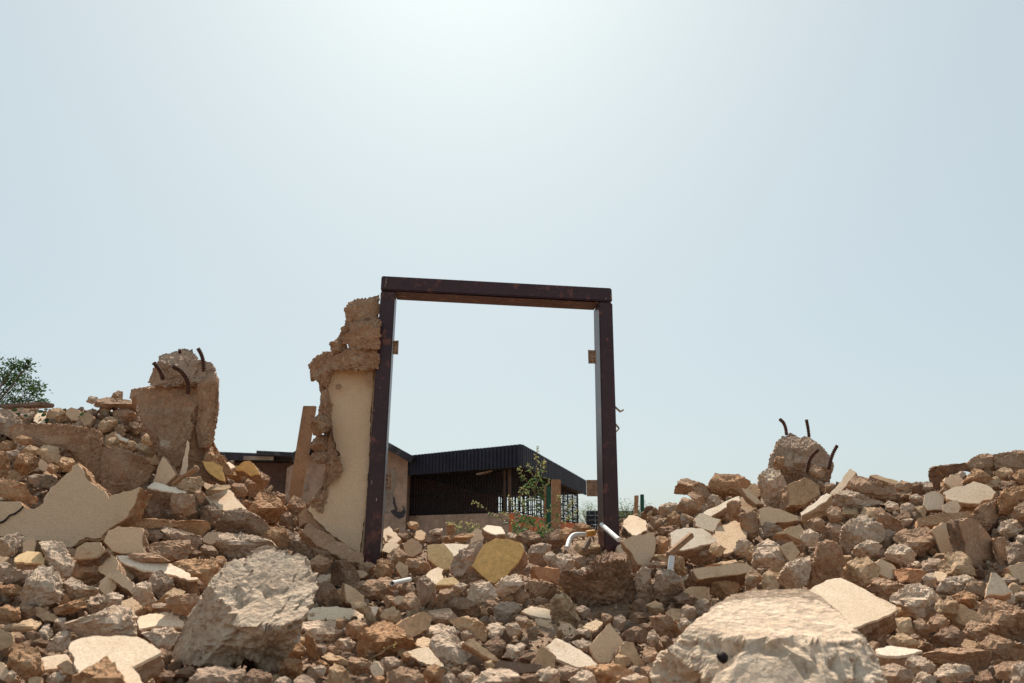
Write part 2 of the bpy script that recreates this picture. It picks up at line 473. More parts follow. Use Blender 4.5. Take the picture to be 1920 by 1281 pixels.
def lump(name, poly, material, seed=0, d=None, res=4, rough=.06, split=None, deep=.78, parent=None, nf=6, smooth=False, pit=0.0, dd=0.0, boxy=.42, fine=.016, scale_frac=1.0, cups=0.0, step2=None):
    rnd = random.Random(seed * 7 + 3)
    P = np.asarray(poly, float)
    if d is None:
        d = base_depth(P)
    hw = (P[:, 0].max() - P[:, 0].min()) / 2; hh = (P[:, 1].max() - P[:, 1].min()) / 2
    rad_px = math.sqrt(max(hw, 4) * max(hh, 4))
    D = deep * rad_px * d / F * 1.15
    dc = d + D * .55 + dd
    v, f = ico(res)
    th = np.arctan2(-v[:, 2], v[:, 0])          # pixel y runs down
    rr, c = poly_radius(P, th)
    rho = np.sqrt(v[:, 0] ** 2 + v[:, 2] ** 2)
    px = c[0] + np.cos(th) * rr * rho ** boxy
    py = c[1] + np.sin(th) * rr * rho ** boxy
    wv = v[:, 1]
    wd = D * np.sign(wv) * np.abs(wv) ** .55
    X = (px - c[0]) / hw; Y = -(py - c[1]) / hh
    # facets: the top slopes back, sides chamfer
    if split is None:
        split = rnd.uniform(-.25, .45)
    ytop = 1.02
    top = -D + (Y - split) / (ytop - split) * (1.75 * D)
    if step2 is not None:      # a gently sloping top above a steeper broken face
        wmid = -.25 * D
        lo = -D + (Y - split) / (step2 - split) * (wmid + D)
        hi = wmid + (Y - step2) / (ytop - step2) * (.95 * D - wmid)
        top = np.where(Y > step2, hi, lo)
    wd = np.maximum(wd, np.where(Y > split, top, -D * 2))
    for k in range(nf):
        an = rnd.uniform(0, 2 * math.pi); g = rnd.uniform(.5, 1.5); o = rnd.uniform(.7, 1.25)
        pl = D * (-o + g * (X * math.cos(an) + Y * math.sin(an) * .8))
        wd = np.maximum(wd, np.minimum(pl, D * .9))
    s = F / dc
    r0 = ray(c[0], c[1])
    xx = (px - 960) / F; yy = (640.5 - py) / F
    ry = CP - yy * SP
    dep = dc + wd
    pos = np.stack([xx / ry * dep, dep, EYE + (SP + yy * CP) / ry * dep], 1)
    cen = U(c[0], c[1], dc)
    size = rad_px * dc / F
    nd = pos - cen; nl = np.linalg.norm(nd, axis=1)[:, None]; nd = nd / (nl + 1e-9)
    q = pos / size * 1.15 * scale_frac + seed * 5.31
    a = fbm(q * 1.3, 4, .55)
    disp = rough * size * a
    if pit:
        rg = fbm(q * 2.2 + 50, 4, .5, ridged=True)
        disp = disp + pit * size * np.clip(rg, -1.2, 1)
    if cups:
        for kk, am in ((1.9, 1.0), (4.3, .75)):
            cn = perlin(q * kk + 70)
            disp = disp - cups * size * am * np.clip(cn - .16, 0, .22) * (np.where(Y < step2, 1, .1) if step2 is not None else 1)
    if step2 is not None:
        disp = disp * np.where(Y > step2 + .05, .35, 1)
        fine = fine * np.where(Y > step2 + .05, .3, 1)
    disp = disp + np.minimum(fine, .10 * size) * fbm(pos * 55 + seed, 3, .6)
    pos = pos + nd * disp[:, None]
    return link(name, pos, f, material, parent=parent, smooth=smooth)
def normal_of(t, az):
    t = R(t); az = R(az)
    return np.array([math.sin(t) * math.sin(az), -math.sin(t) * math.cos(az), math.cos(t)])
def slab(name, poly, coat, core, t=30, az=0, th=.08, seed=0, d=None, coat_th=.008, step_px=4.0, jagpx=2.4, parent=None, inset=.004, corejag=1.0, sink=0.0, chip=.6):
    P = np.asarray(poly, float)
    n = normal_of(t, az)
    yb = P[:, 1].max(); xb = P[P[:, 1].argmax(), 0]
    if d is None:
        d = hit([xb], [yb + 4])[0]
        if np.isnan(d):
            d = base_depth(P)
        d = d - th * .15 + sink
    O = U(xb, yb, d)
    def to_plane(pts, off=0.0):
        xx = (pts[:, 0] - 960) / F; yy = (640.5 - pts[:, 1]) / F
        r = np.stack([xx, CP - yy * SP, SP + yy * CP], 1)
        e = np.array([0, 0, EYE])
        den = r @ n
        den = np.where(den > -.1, -.1, den)
        tt = ((O - n * off - e) @ n) / den
        return e + r * tt[:, None]
    # local plane frame
    u = np.cross(n, [0, 0, 1.0])
    if np.linalg.norm(u) < .05: u = np.array([1., 0, 0])
    u /= np.linalg.norm(u); vv = np.cross(n, u)
    fo = to_plane(P)
    o2 = np.stack([(fo - O) @ u, (fo - O) @ vv], 1)
    stepm = step_px * d / F; amp = jagpx * d / F
    A2 = jag(o2, stepm, amp, seed + .3)
    m = len(A2)
    cc = A2.mean(0)
    def ring(pts2, off):
        return O + pts2[:, :1] * u + pts2[:, 1:] * vv - n * off
    # coat
    root = None
    layers = [(A2, 0), (A2, coat_th)]
    def prism(rings):
        V = np.concatenate(rings); Fc = []
        k = len(rings)
        for j in range(k - 1):
            for i in range(m):
                i2 = (i + 1) % m
                Fc.append((j * m + i, j * m + i2, (j + 1) * m + i2, (j + 1) * m + i))
        return V, Fc, k
    ar = 0.5 * np.sum(o2[:, 0] * np.roll(o2[:, 1], -1) - np.roll(o2[:, 0], -1) * o2[:, 1])
    def fix(Fc):
        return [tuple(reversed(q)) for q in Fc] if ar > 0 else Fc
    # core layers
    nl = 6
    rings = []
    for j in range(nl + 1):
        off = (coat_th if coat else 0) + (th - coat_th) * j / nl
        q = np.c_[A2 * 16, np.full(m, off * 26 + seed)]
        q2 = np.c_[A2 * 60, np.full(m, off * 60 + seed * 2)]
        g = fbm(q, 3) * .014 + perlin(q2) * .005
        dirv = A2 - cc; dirv /= np.linalg.norm(dirv, axis=1)[:, None] + 1e-9
        sh = inset if (coat and j == 0) else 0
        rings.append(ring(A2 + dirv * ((g * min(1, th / .06)) * corejag - sh + (.0 if j else 0))[:, None], off))
    V, Fc, k = prism(rings)
    capf = tuple(range(m)); capb = tuple(range((k - 1) * m, k * m))[::-1]
    # front cap and back cap triangulated from a bmesh
    Fc = fix(Fc + [capf[::-1], capb[::-1]])
    root = link(name, V, Fc, core, parent=parent)
    triang(root)
    if coat:
        dirv = A2 - cc; dirv /= np.linalg.norm(dirv, axis=1)[:, None] + 1e-9
        sz = math.sqrt(abs(ar)) if abs(ar) > 0 else .1
        eat = np.clip(perlin(np.c_[A2 * 9, np.full(m, seed * 1.3)]) + .08, 0, 1) * .05 * min(1, sz / .3) + np.clip(perlin(np.c_[A2 * 45, np.full(m, seed)]), 0, 1) * .007
        A3 = A2 - dirv * (eat * chip)[:, None]
        V, Fc, k = prism([ring(A3, 0), ring(A3 + dirv * .002, coat_th * .97)])
        Fc = fix(Fc + [tuple(range(m))[::-1], tuple(range(m, 2 * m))])
        cn = link('plaster_coat', V, Fc, coat, parent=root)
        triang(cn)
    return root
def triang(o):
    bm = bmesh.new(); bm.from_mesh(o.data)
    big = [f for f in bm.faces if len(f.verts) > 4]
    bmesh.ops.triangulate(bm, faces=big)
    bmesh.ops.recalc_face_normals(bm, faces=bm.faces)
    bm.to_mesh(o.data); bm.free()
# ------------------------------------------------------------------ far building: low house with gable, and open hall with a sheet-metal fascia
def panel(name, a, b, z0, z1, material, th=.12, parent=None):
    """upright wall from a to b (plan points), thickness to the back (away from the camera side)"""
    a = np.array([a[0], a[1], 0.]); b = np.array([b[0], b[1], 0.])
    u = b - a; nrm = np.array([-u[1], u[0], 0]); nrm /= np.linalg.norm(nrm)
    v, f = box_pts(a + [0, 0, z0], u, nrm * th, np.array([0, 0, z1 - z0]))
    return link(name, v, f, material, parent=parent)
zt = U(976.6, 833, 20.0)[2]; zb = U(976.6, 875, 20.0)[2]
Cc = U(976.6, 833, 20.0)[:2]
Lc = on_z(757, 892.5, zb)[:2]
Rc = on_z(1098, 928, zb)[:2]
Bc = Lc + Rc - Cc
hall = empty('open_hall', (Cc[0], Cc[1], 0), 'low open-sided hall with a dark navy corrugated metal fascia and black burglar bars', 'building')
def fascia(a, b, pitch, name='fascia_panel'):
    a = np.array([*a, 0.]); b = np.array([*b, 0.])
    u = b - a; ln = np.linalg.norm(u); u /= ln
    nrm = np.array([u[1], -u[0], 0])
    npan = max(1, int(ln / 1.15))
    for k in range(npan):
        s0, s1 = ln * k / npan + .006, ln * (k + 1) / npan - .006
        nr = max(2, int((s1 - s0) / pitch)); V = []; Fc = []
        pts = []
        for i in range(nr):
            s = s0 + (s1 - s0) * i / nr; dsx = (s1 - s0) / nr
            pts += [(s, .0), (s + dsx * .42, .0), (s + dsx * .52, .035), (s + dsx * .9, .035)]
        pts.append((s1, 0))
        off = random.Random(k + 5).uniform(-.015, .015)
        for s, h in pts:
            for z in (zb + off, zt + off * .4):
                V.append(a + u * s + nrm * (h + .01) + [0, 0, z])
        for s, h in reversed(pts):
            for z in (zb + off, zt + off * .4):
                V.append(a + u * s - nrm * .02 + [0, 0, z])
        m = len(pts) * 2
        for i in range(m - 1):
            Fc.append((2 * i, 2 * i + 2, 2 * i + 3, 2 * i + 1))
        Fc.append((2 * m - 2, 0, 1, 2 * m - 1))
        for i in range(len(pts) - 1):
            j = m - 1 - i
            Fc.append((2 * i + 1, 2 * i + 3, 2 * (j - 1) + 1, 2 * j + 1))
            Fc.append((2 * i, 2 * j, 2 * (j - 1), 2 * i + 2))
        link(name, np.array(V), Fc, M['navy'], parent=hall)
fascia(Lc, Cc, .13)
fascia(Cc, Rc, .21)
def prism_plan(pts, z0, z1):
    m = len(pts)
    V = [(p[0], p[1], z0) for p in pts] + [(p[0], p[1], z1) for p in pts]
    Fc = [tuple(range(m))[::-1], tuple(range(m, 2 * m))] + [(i, (i + 1) % m, (i + 1) % m + m, i + m) for i in range(m)]
    return np.array(V, float), Fc
ctr = (Cc + Bc) / 2
ins = lambda p, k: np.asarray(p) + (ctr - np.asarray(p)) / np.linalg.norm(ctr - np.asarray(p)) * k
link('roof_deck', *prism_plan([ins(Cc, .06), ins(Rc, .06), ins(Bc, .06), ins(Lc, .06)], zt - .16, zt - .06), M['roofing'], parent=hall)
link('ceiling', *prism_plan([ins(Cc, .05), ins(Rc, .05), ins(Bc, .05), ins(Lc, .05)], zb + .04, zb + .10), M['soffit'], parent=hall)
uL = (Lc - Cc) / np.linalg.norm(Lc - Cc); uR = (Rc - Cc) / np.linalg.norm(Rc - Cc)
Wc = Cc + uL * .33 + uR * .42
WL = Wc + uL * (np.linalg.norm(Lc - Cc) - .3); WR = Wc + uR * (np.linalg.norm(Rc - Cc) - 1.0)
zw = U(965.5, 961, Wc[1])[2]
LB = WL + uR * 10.2
panel('low_wall', WL, Wc, 0, zw, M['dirtwall'], th=.16, parent=hall)
panel('orange_low_wall', Wc + uR * .003, WR, 0, zw - .02, M['orangewall'], th=.16, parent=hall)
panel('side_wall', LB, WL + uR * .17, 0, zb + .03, M['brownwall'], th=.15, parent=hall)
panel('back_low_wall', LB + uL * -.16, WR - (Wc - WL) , 0, zw - .1, M['brownwall'], th=.15, parent=hall) if False else None
def grille(a, b, z0, z1, pitch, ornate=False, name='burglar_bars', ww_=.022):
    a = np.asarray(a); b = np.asarray(b)
    u = b - a; ln = np.linalg.norm(u); u = np.array([*(u / ln), 0.]); nr = np.array([-u[1], u[0], 0])
    parts = []; a3 = np.array([a[0], a[1], 0.])
    n = int(ln / pitch)
    for i in range(n + 1):
        parts.append(box_pts(a3 + u * (ln * i / n - ww_ / 2) + [0, 0, z0], u * ww_, nr * .02, np.array([0, 0, z1 - z0])))
    for z in np.arange(z0 + .02, z1, .55):
        parts.append(box_pts(a3 + [0, 0, z] + nr * .021, u * ln, nr * .016, np.array([0, 0, .03])))
    if ornate:
        rn = random.Random(3)
        for i in range(n):
            z = z0 + rn.uniform(.05, .2)
            while z < z1 - .1:
                parts.append(box_pts(a3 + u * (ln * i / n) + [0, 0, z] - nr * .012, u * (ln / n), nr * .01, np.array([0, 0, .035])))
                z += rn.choice([.12, .18, .3, .4])
    v, f = join(parts)
    o = link(name, v, f, M['blackm'], parent=hall)
    o['kind'] = 'stuff'
    return o
grille(WL + uR * .06, Wc + uR * .06, zw, zb + .02, .105, ww_=.035)
grille(Wc + uR * .2 - uL * .06, WR - uL * .06, zw - .02, zb + .02, .27, True, ww_=.025)
grille(LB, WR + uR * .02, zw - .4, zb + .02, .20, True, ww_=.05)
# a solid screen high on the hall's inner side
for s in (0.12, .22):
    p = Wc + uL * (s * 1.6 + .05) + uR * .02
    v, f = box_pts([p[0], p[1], zw], np.array([.09, 0, 0]), np.array([0, .05, 0]), np.array([0, 0, zb - zw]))
    link('timber_upright', v, f, M['darkwood'], parent=hall)
# hanging torn ceiling board
q = U(893, 888, 20.9); v, f = box_pts(q, (.42, .1, .10), (.05, .5, .02), (.0, .0, -.03))
link('torn_ceiling_board', v, f, M['mortar'], parent=hall)

# ---- gabled house
yh = 22.6
apx = U(655, 789, 22.0); rt = U(776, 856, 22.0); lt = U(545, 851, 22.0)
house = empty('gabled_house', (apx[0], 23, 0), 'pink-beige gabled house with a dark roof, standing behind the wall remnant and the door frame', 'building')
hx0 = U(538, 880, yh)[0]; hx1 = U(764, 890, yh)[0]
zl, zr, za = lt[2] - .16, rt[2] - .16, apx[2] - .16
def slope_z(x):
    return zl + (za - zl) * (x - lt[0]) / (apx[0] - lt[0]) if x < apx[0] else za + (zr - za) * (x - apx[0]) / (rt[0] - apx[0])
prof = [(hx0, 0), (hx1, 0), (hx1, slope_z(hx1) - .05), (apx[0], za - .05), (hx0, slope_z(hx0) - .05)]
V = [(x, yh, z) for x, z in prof] + [(x, yh + 7, z) for x, z in prof]
m5 = 5
Fc = [tuple(range(5)), tuple(range(5, 10))[::-1]] + [(i, i + 5, (i + 1) % 5 + 5, (i + 1) % 5) for i in range(5)]
link('house_wall', np.array(V, float), Fc, M['dirtwall'], parent=house)
for a, b in ((lt, apx), (apx, rt)):
    u = b - a; u[1] = 0; nn = np.array([-u[2], 0, u[0]]); nn /= np.linalg.norm(nn)
    v, f = box_pts(a - nn * .13, u, (0, 8, 0), nn * .13)
    link('roof_slope', v, f, M['roofing'], parent=house)
    v, f = box_pts(a - nn * .2 + [0, -.03, 0], u, (0, .028, 0), nn * .2)
    link('barge_board', v, f, M['roofing'], parent=house)
# mortar patch, painted swirl, vent
patch = [(722, 880), (742, 876), (744, 900), (738, 925), (741, 945), (736, 962), (716, 965), (712, 920)]
pp = [on_z(px, py, 0) for px, py in patch]
def at_y(px, py, y):
    return U(px, py, y)
def flat_on(name, pts, y, th, material, parent):
    a = [at_y(px, py, y) for px, py in pts]; m = len(a)
    V = [p - [0, th, 0] for p in a] + [p + [0, .01, 0] for p in a]
    Fc = [tuple(range(m)), tuple(range(m, 2 * m))[::-1]] + [(i, i + m, (i + 1) % m + m, (i + 1) % m) for i in range(m)]
    o = link(name, np.array(V), Fc, material, parent=parent); triang(o); return o
flat_on('mortar_patch', patch, yh, .006, M['mortar'], house)
swirl = [(732, 958), (740, 955), (745, 959), (752, 960), (757, 954), (753, 948), (758, 951), (761, 960), (757, 970), (748, 973), (740, 968), (735, 963)]
flat_on('painted_swirl', swirl, yh, .012, M['graffiti'], house)
flat_on('painted_swirl_tail', [(737, 930), (740, 934), (742, 946), (746, 956), (742, 957), (737, 944)], yh, .012, M['graffiti'], house)
flat_on('wall_vent', [(567, 905), (577, 905), (578, 919), (566, 919)], yh, .05, M['mortar'], house)
v, f = box_pts(at_y(540, 920, yh - .06), (hx1 * 0 + .13, 0, 0), (0, .05, 0), (0, 0, slope_z(hx0) - at_y(540, 920, yh)[2] - .1))
link('corner_trim', v, f, M['dirtwall'], parent=house)
# ---- flat-eaved wing
wing = empty('flat_roofed_wing', (U(470, 860, 23)[0], 24, 0), 'dark low wing with a stepped flat eave to the left of the gabled house', 'building')
x0 = U(330, 880, 23.0)[0]; x1 = U(540, 880, 23.0)[0]
v, f = box_pts((x0, 23.2, 0), (x1 - x0, 0, 0), (0, 6, 0), (0, 0, U(470, 868, 23.2)[2]))
link('wing_wall', v, f, M['brownwall'], parent=wing)
for pa, pb, hpx, y, mm_ in (((405, 847), (512, 851), 14, 22.6, 'roofing'), ((457, 855), (513, 856), 7, 22.4, 'mortar'), ((481, 845), (548, 848), 8, 22.3, 'roofing')):
    a = U(*pa, y); b = U(*pb, y); hz = hpx / F * y
    v, f = box_pts(a - [0, 0, hz], b - a, (0, .8 if mm_ == 'roofing' else .03, 0), (0, 0, hz))
    link('eave_board', v, f, M[mm_], parent=wing)
a = U(330, 843, 22.9)
v, f = box_pts((x0 - .3, 22.9, a[2] - .35), (x1 - x0 + .4, 0, 0), (0, 6.5, 0), (0, 0, .1))
link('flat_roof', v, f, M['roofing'], parent=wing)
# ---- corrugated fence right of the hall
fn = empty('sheet_fence', (3.4, 27, 0), 'dark corrugated sheet fence seen beside the hall through the door frame', 'fence')
a = U(1099, 958, 27); b = U(1200, 962, 27)
for k in range(4):
    zt2 = a[2] - .16 * k * 1.0
    parts = []
    for j in range(18):
        x = a[0] + (b[0] - a[0]) * j / 18
        parts.append(box_pts((x, 27 - .03 * (j % 2), zt2 - .15), ((b[0] - a[0]) / 18 - .004, 0, 0), (0, .02, 0), (0, 0, .15)))
    v, f = join(parts)
    link('fence_sheet', v, f, M['navy'], parent=fn)
v, f = box_pts((a[0], 27.1, 0), (b[0] - a[0], 0, 0), (0, .1, 0), (0, 0, a[2] - .62))
link('fence_base', v, f, M['brownwall'], parent=fn)

# ------------------------------------------------------------------ posts behind the rubble
def post(name, p0, p1, wpx, d, material, label, cat, th=.06, d2=None, tilt=0):
    a = U(*p0, d); b = U(*p1, d2 or d)
    wdt = wpx * d / F
    u = b - a
    g = float(ground(a[0], a[1]))
    if a[2] > g - .15:
        a = a - u / u[2] * (a[2] - g + .2)
        u = b - a
    side = np.array([wdt, 0, 0])
    v, f = box_pts(a - side / 2, side, (0, th, 0), u)
    o = link(name, v, f, material)
    bev(o, .004)
    return tag(o, label, cat)
def bev(o, w):
    bm = bmesh.new(); bm.from_mesh(o.data)
    bmesh.ops.recalc_face_normals(bm, faces=bm.faces)
    bmesh.ops.bevel(bm, geom=list(bm.edges), offset=w, segments=2, affect='EDGES')
    bm.to_mesh(o.data); bm.free()
post('timber_board', (556, 910), (580, 761), 24, 6.9, M['wood'], 'upright weathered timber board leaning beside the plastered wall remnant, in front of the house', 'board', th=.045)
post('timber_post', (1043, 1000), (1043, 899), 17, 7.6, M['wood'], 'thick weathered timber post standing behind the weed in the doorway', 'post', th=.09)
post('green_post', (1031, 1000), (1031, 912), 11, 7.9, M['green'], 'dark green post between the timber post and a thin brown stake', 'post')
post('thin_stake', (1022, 1000), (1022.5, 912), 5, 7.95, M['wood'], 'thin brown stake touching the green post behind the weed', 'stake', th=.03)
post('brown_stake', (1193, 960), (1194, 929), 7, 8.6, M['wood'], 'short brown stake above the rubble just outside the door frame, next to a green stake', 'stake', th=.05)
post('green_stake', (1205, 960), (1204.5, 927), 6, 8.6, M['green'], 'short green stake above the rubble just outside the door frame', 'stake', th=.05)

# ------------------------------------------------------------------ door frame
DL, DR = 4.76, 4.91
frame = empty('door_frame', tuple(U(915, 1040, 4.8)), 'tall dark purple-brown metal door frame standing open in the rubble', 'door frame')
A0 = U(678, 1052, DL); A1 = U(715.5, 517, DL)              # outer left edge
B0 = U(1162, 1020, DR); B1 = U(1147, 540, DR)              # outer right edge
dirx = B1 - A1; dirx[2] = 0; dirx /= np.linalg.norm(dirx)
dn = np.array([-dirx[1], dirx[0], 0])                      # into depth
def beam(name, pts, depth, parent, material=M['paint']):
    pts = [np.asarray(p, float) for p in pts]
    V = pts + [p + dn * depth for p in pts]
    Fc = [(0, 1, 2, 3), (7, 6, 5, 4)] + [(i, i + 4, (i + 1) % 4 + 4, (i + 1) % 4) for i in range(4)]
    o = link(name, np.array(V), Fc, material, parent=parent); bev(o, .007); return o
def plane_pt(px, py):
    """point of the frame's front plane on a view ray"""
    n_ = np.cross(dirx, A1 - A0); n_ /= np.linalg.norm(n_)
    e = np.array([0, 0, EYE]); r = ray(px, py)
    return e + r * (((A0 - e) @ n_) / (r @ n_))
FP = plane_pt
down = np.array([0, 0, -.35])
jl = beam('jamb', [FP(678, 1052) + down, FP(710.5, 1052) + down, FP(741, 547), FP(713.8, 546)], .19, frame)
jr = beam('jamb', [FP(1132, 1020) + down, FP(1162, 1020) + down, FP(1148.5, 567.5), FP(1123, 566.5)], .19, frame)
lintel = beam('lintel', [FP(713.6, 543), FP(1148.4, 565), FP(1147, 540), FP(715.2, 517)], .19, frame)
a_, b_ = FP(742, 545.5), FP(1123, 566)
v, f = box_pts(a_ + dn * .012 - [0, 0, .003], b_ - a_, dn * .17, np.array([0, 0, .002]))
link('lintel_underside', v, f, M['redpaint'], parent=frame)
def smear(pts, dpt, material, nm='paint_chip', onto='front'):
    P = [FP(*p) for p in pts]
    if onto == 'under':
        P = [p + dn * dpt for p in P]
    A_ = np.array([p - dn * .0015 for p in P]); B_ = np.array([p + dn * .001 for p in P]); m = len(P)
    Fc = [tuple(range(m)), tuple(range(m, 2 * m))[::-1]] + [(i, i + m, (i + 1) % m + m, (i + 1) % m) for i in range(m)]
    o = link(nm, np.concatenate([A_, B_]), Fc, material, parent=frame); triang(o); return o
rq = random.Random(4)
def blob(x, y, w_, h_, n=9):
    return [(x + w_ * math.cos(2 * math.pi * k / n) * rq.uniform(.5, 1.2), y + h_ * math.sin(2 * math.pi * k / n) * rq.uniform(.5, 1.2)) for k in range(n)]
for (x, y, w_, h_, mm_) in ((724,528,1.2,7,'mortar'),(722,536,.8,4,'mortar'),(792,530,.7,7,'redpaint'),(810,532,.6,8,'redpaint'),(865,534,1.3,9,'redpaint'),(872,533,.6,8,'redpaint'),(901,535,.9,8,'redpaint'),(1086,550,.5,6,'redpaint'),(955,533,1.6,1.2,'redpaint'),
        (1146,557,.9,8,'brass'),(1136,560,1,2,'mortar'),(712,727,1,1,'mortar'),(701,770,3,.5,'mortar'),(697,905,1.1,5,'mortar'),(706,936,1.4,4,'mortar'),(690,1000,1,3,'redpaint'),(1141,650,1.5,2,'redpaint'),(1150,766,.7,1.4,'mortar'),(1143,748,2,2.4,'redpaint'),(1148,860,.8,6,'redpaint'),(720,560,.6,5,'redpaint'),(1040,541,3,.7,'redpaint')):
    smear(blob(x, y, w_, h_), 0, M[mm_])
def hinge(c, out, hgt=.105, wd=.036, open2=False):
    """leaf standing out of the reveal"""
    h = bpy.data.objects.new('hinge', None)
    parts = []
    u = dirx * out
    v, f = box_pts(c - [0, 0, hgt / 2], u * wd, dn * .004, (0, 0, hgt))
    o = link('hinge', v, f, M['brass'], parent=frame); bev(o, .001)
    bpy.data.objects.remove(h)
    v, f = tube([c + u * wd * (0.02 if open2 else 1) - [0, 0, hgt / 2] , c + u * wd * (0.02 if open2 else 1) + [0, 0, hgt / 2]], .0055, 10)
    link('hinge_pin', v, f, M['brass'], parent=o)
    for zz in (-.036, -.014, .014, .036):
        for k in (.3, .72):
            if abs(zz) < .02 and k > .5: continue
            p = c + u * wd * k + [0, 0, zz * hgt / .105]
            v, f = tube([p - dn * .003, p - dn * .001], .0038, 10)
            link('screw_hole', v, f, M['hole'], parent=o)
    return o
hinge(FP(735.5, 650) + dn * .02, 1, .094, .034)
hinge(FP(722.5, 903) + dn * .02, 1, .105, .034)
hinge(FP(1119, 668) + dn * .02, -1, .094, .05)
hinge(FP(1120, 915) + dn * .02, -1, .105, .066, True)
# metal ties on the outer side
def strap(pts, wd, label):
    a = [FP(*p) + dn * .05 for p in pts]
    V = []
    for p in a:
        V += [p + [0, 0, wd / 2], p - [0, 0, wd / 2], p + dn * .02 + [0, 0, wd / 2], p + dn * .02 - [0, 0, wd / 2]]
    Fc = []
    for i in range(len(a) - 1):
        b = 4 * i
        for q in ((0, 1, 5, 4), (2, 6, 7, 3), (0, 4, 6, 2), (1, 3, 7, 5)):
            Fc.append(tuple(b + k for k in q))
    e = 4 * (len(a) - 1)
    Fc += [(0, 2, 3, 1), (e, e + 1, e + 3, e + 2)]
    return link('fixing_strap', np.array(V), Fc, M['tape'], parent=frame)
strap([(1154, 756), (1160, 763), (1167, 769), (1173, 766)], .012, '')
strap([(1154, 787), (1159, 794), (1165, 801), (1158, 808)], .012, '')

# ------------------------------------------------------------------ wall remnant left of the frame
rem = empty('wall_remnant', tuple(U(640, 1040, 4.8)), 'broken standing wall with beige plaster and exposed brown core against the door frame', 'wall')
def wpt(poly):
    return [tuple(p) for p in poly]
yaw = math.degrees(math.atan2(dirx[1], dirx[0]))
naz = yaw                              # the wall faces like the frame
core_poly = [(703,640),(712,655),(700,760),(690,950),(679,1045),(650,1030),(600,1005),(566,985),(560,965),(585,935),(603,915),(611,885),(612,850),(618,835),(608,800),(614,775),(603,750),(602,728),(598,714),(606,690),(622,665),(650,650),(680,648)]
slab('wall_core', core_poly, None, M['stone'], t=88, az=naz, th=.17, seed=2.2, d=float(FP(679,1045)[1]) + .045, parent=rem, step_px=3.0, jagpx=4.5, corejag=2.4)
coat_poly = [(612.8,695),(620,689),(627,687.5),(636,690),(645.6,690),(656,684),(673.7,682),(688,683),(698.7,688),(700,703),(697,750),(690,900),(682,980),(675,1037),(645,1018),(609,993),(575.8,955),(590,940),(607,922.5),(612,902),(622,895),(636,889),(640,876),(636,860),(637.8,853),(629,842),(627,825),(620,810),(622,797),(620,786),(619,765.6),(614,750),(616,737),(609.7,720),(615,708)]
slab('plaster_face', coat_poly, None, M['wallcream'], t=88, az=naz, th=.018, seed=3.1, d=float(FP(675,1037)[1]) + .022, parent=rem, step_px=2.5, jagpx=2.2, corejag=.15)
edge_poly = [(699,688),(706,684),(704,750),(697,900),(683,1038),(676,1040),(683,980),(691,900),(698,750)]
slab('edge_render', edge_poly, None, M['tan'], t=88, az=naz, th=.03, seed=3.4, d=float(FP(676,1040)[1]) + .018, parent=rem, step_px=3, jagpx=.8, corejag=.1)
for pl in ([(628,723),(633,720),(639,720),(641,725),(638,730),(630,730)], [(690,699),(698,697),(698,716),(693,719),(687,716)]):
    a = slab('chipped_patch', pl, None, M['stone'], t=88, az=naz, th=.01, seed=4, d=float(FP(675,1037)[1]) + .0165 + (float(FP(*pl[0])[1]) - float(FP(675,1037)[1])) - (.003 if pl[0][0] < 660 else .012), parent=rem, step_px=2, jagpx=.8, corejag=.1)
dw = 4.74
lum = [
 ([(711,551),(697,554),(686,557),(670,562),(655,569),(646,580),(649,593),(648,606),(641,622),(630,637),(636,645),(660,650),(712,652)], .26, .03),
 ([(712,600),(690,596),(668,600),(655,612),(648,628),(640,640),(655,652),(685,655),(712,655)], .24, -.05),
 ([(630,637),(618,643),(620,655),(627,664),(642,660),(652,650),(645,640)], .5, .0),
 ([(712,640),(680,642),(655,648),(635,663),(622,672),(612,690),(635,697),(680,690),(712,694)], .3, -.03),
 ([(622,659),(605,661),(594,668),(586,676),(580,688),(580,697),(586,712),(597,716),(602,727),(616,722),(622,700),(632,680),(632,664)], .5, .02),
 ([(603,726),(600,745),(600,765),(596,781),(606,800),(622,790),(622,760),(614,730)], .5, .0),
 ([(596,781),(588,786),(580,797),(585,808),(588,816),(600,817),(612,808),(622,800),(620,785),(608,778)], .7, -.06),
 ([(599,815),(588,824),(583,838),(590,848),(606,850),(622,842),(624,826),(612,815)], .6, -.01),
 ([(585,849),(588,862),(594,869),(610,869),(616,855),(612,846)], .6, -.01),
 ([(622,800),(612,830),(612,862),(614,890),(608,915),(622,905),(638,890),(641,876),(636,858),(628,840)], .3, -.015),
 ([(610,905),(595,925),(575,950),(585,965),(605,960),(615,930)], .4, .02),
]
for i, (pl, dp, off) in enumerate(lum):
    lump('masonry_piece', pl, M['stone'] if i % 3 else M['brown'], seed=400 + i, d=dw + off - .02, res=6, rough=.15, pit=.05, deep=dp * 1.4, split=.6, parent=rem, nf=7, fine=.009, scale_frac=1.3, cups=.35)
# ------------------------------------------------------------------ rebar stumps
def rebar(parent, pts, d, rad=.0095, name='rebar'):
    path = bezier([U(px, py, d + dz) for px, py, dz in pts], 18)
    v, f = tube(path, rad, 8)
    # ribs
    n = len(path)
    for i in range(n):
        k = .88 + (.34 if (i // 2) % 2 else 0)
        v[i * 8:(i + 1) * 8] = path[i] + (v[i * 8:(i + 1) * 8] - path[i]) * k
    return link(name, v, f, M['rust'], parent=parent)
LP = [(302,667),(314,663),(325,661),(350,654),(362,657),(369,668),(375,675),(397,678),(403,692),(400,705),(409,715),(409,760),(403,795),(400,830),(410,850),(425,872),(415,900),(330,905),(300,870),(285,820),(268,795),(262,775),(258,745),(262,730),(280,722),(283,705),(290,690)]
st = empty('concrete_pillar_stump', tuple(U(345, 890, 5.15)), 'tall brown broken pillar stump with bent rusty rebars on the left bank', 'pillar stump')
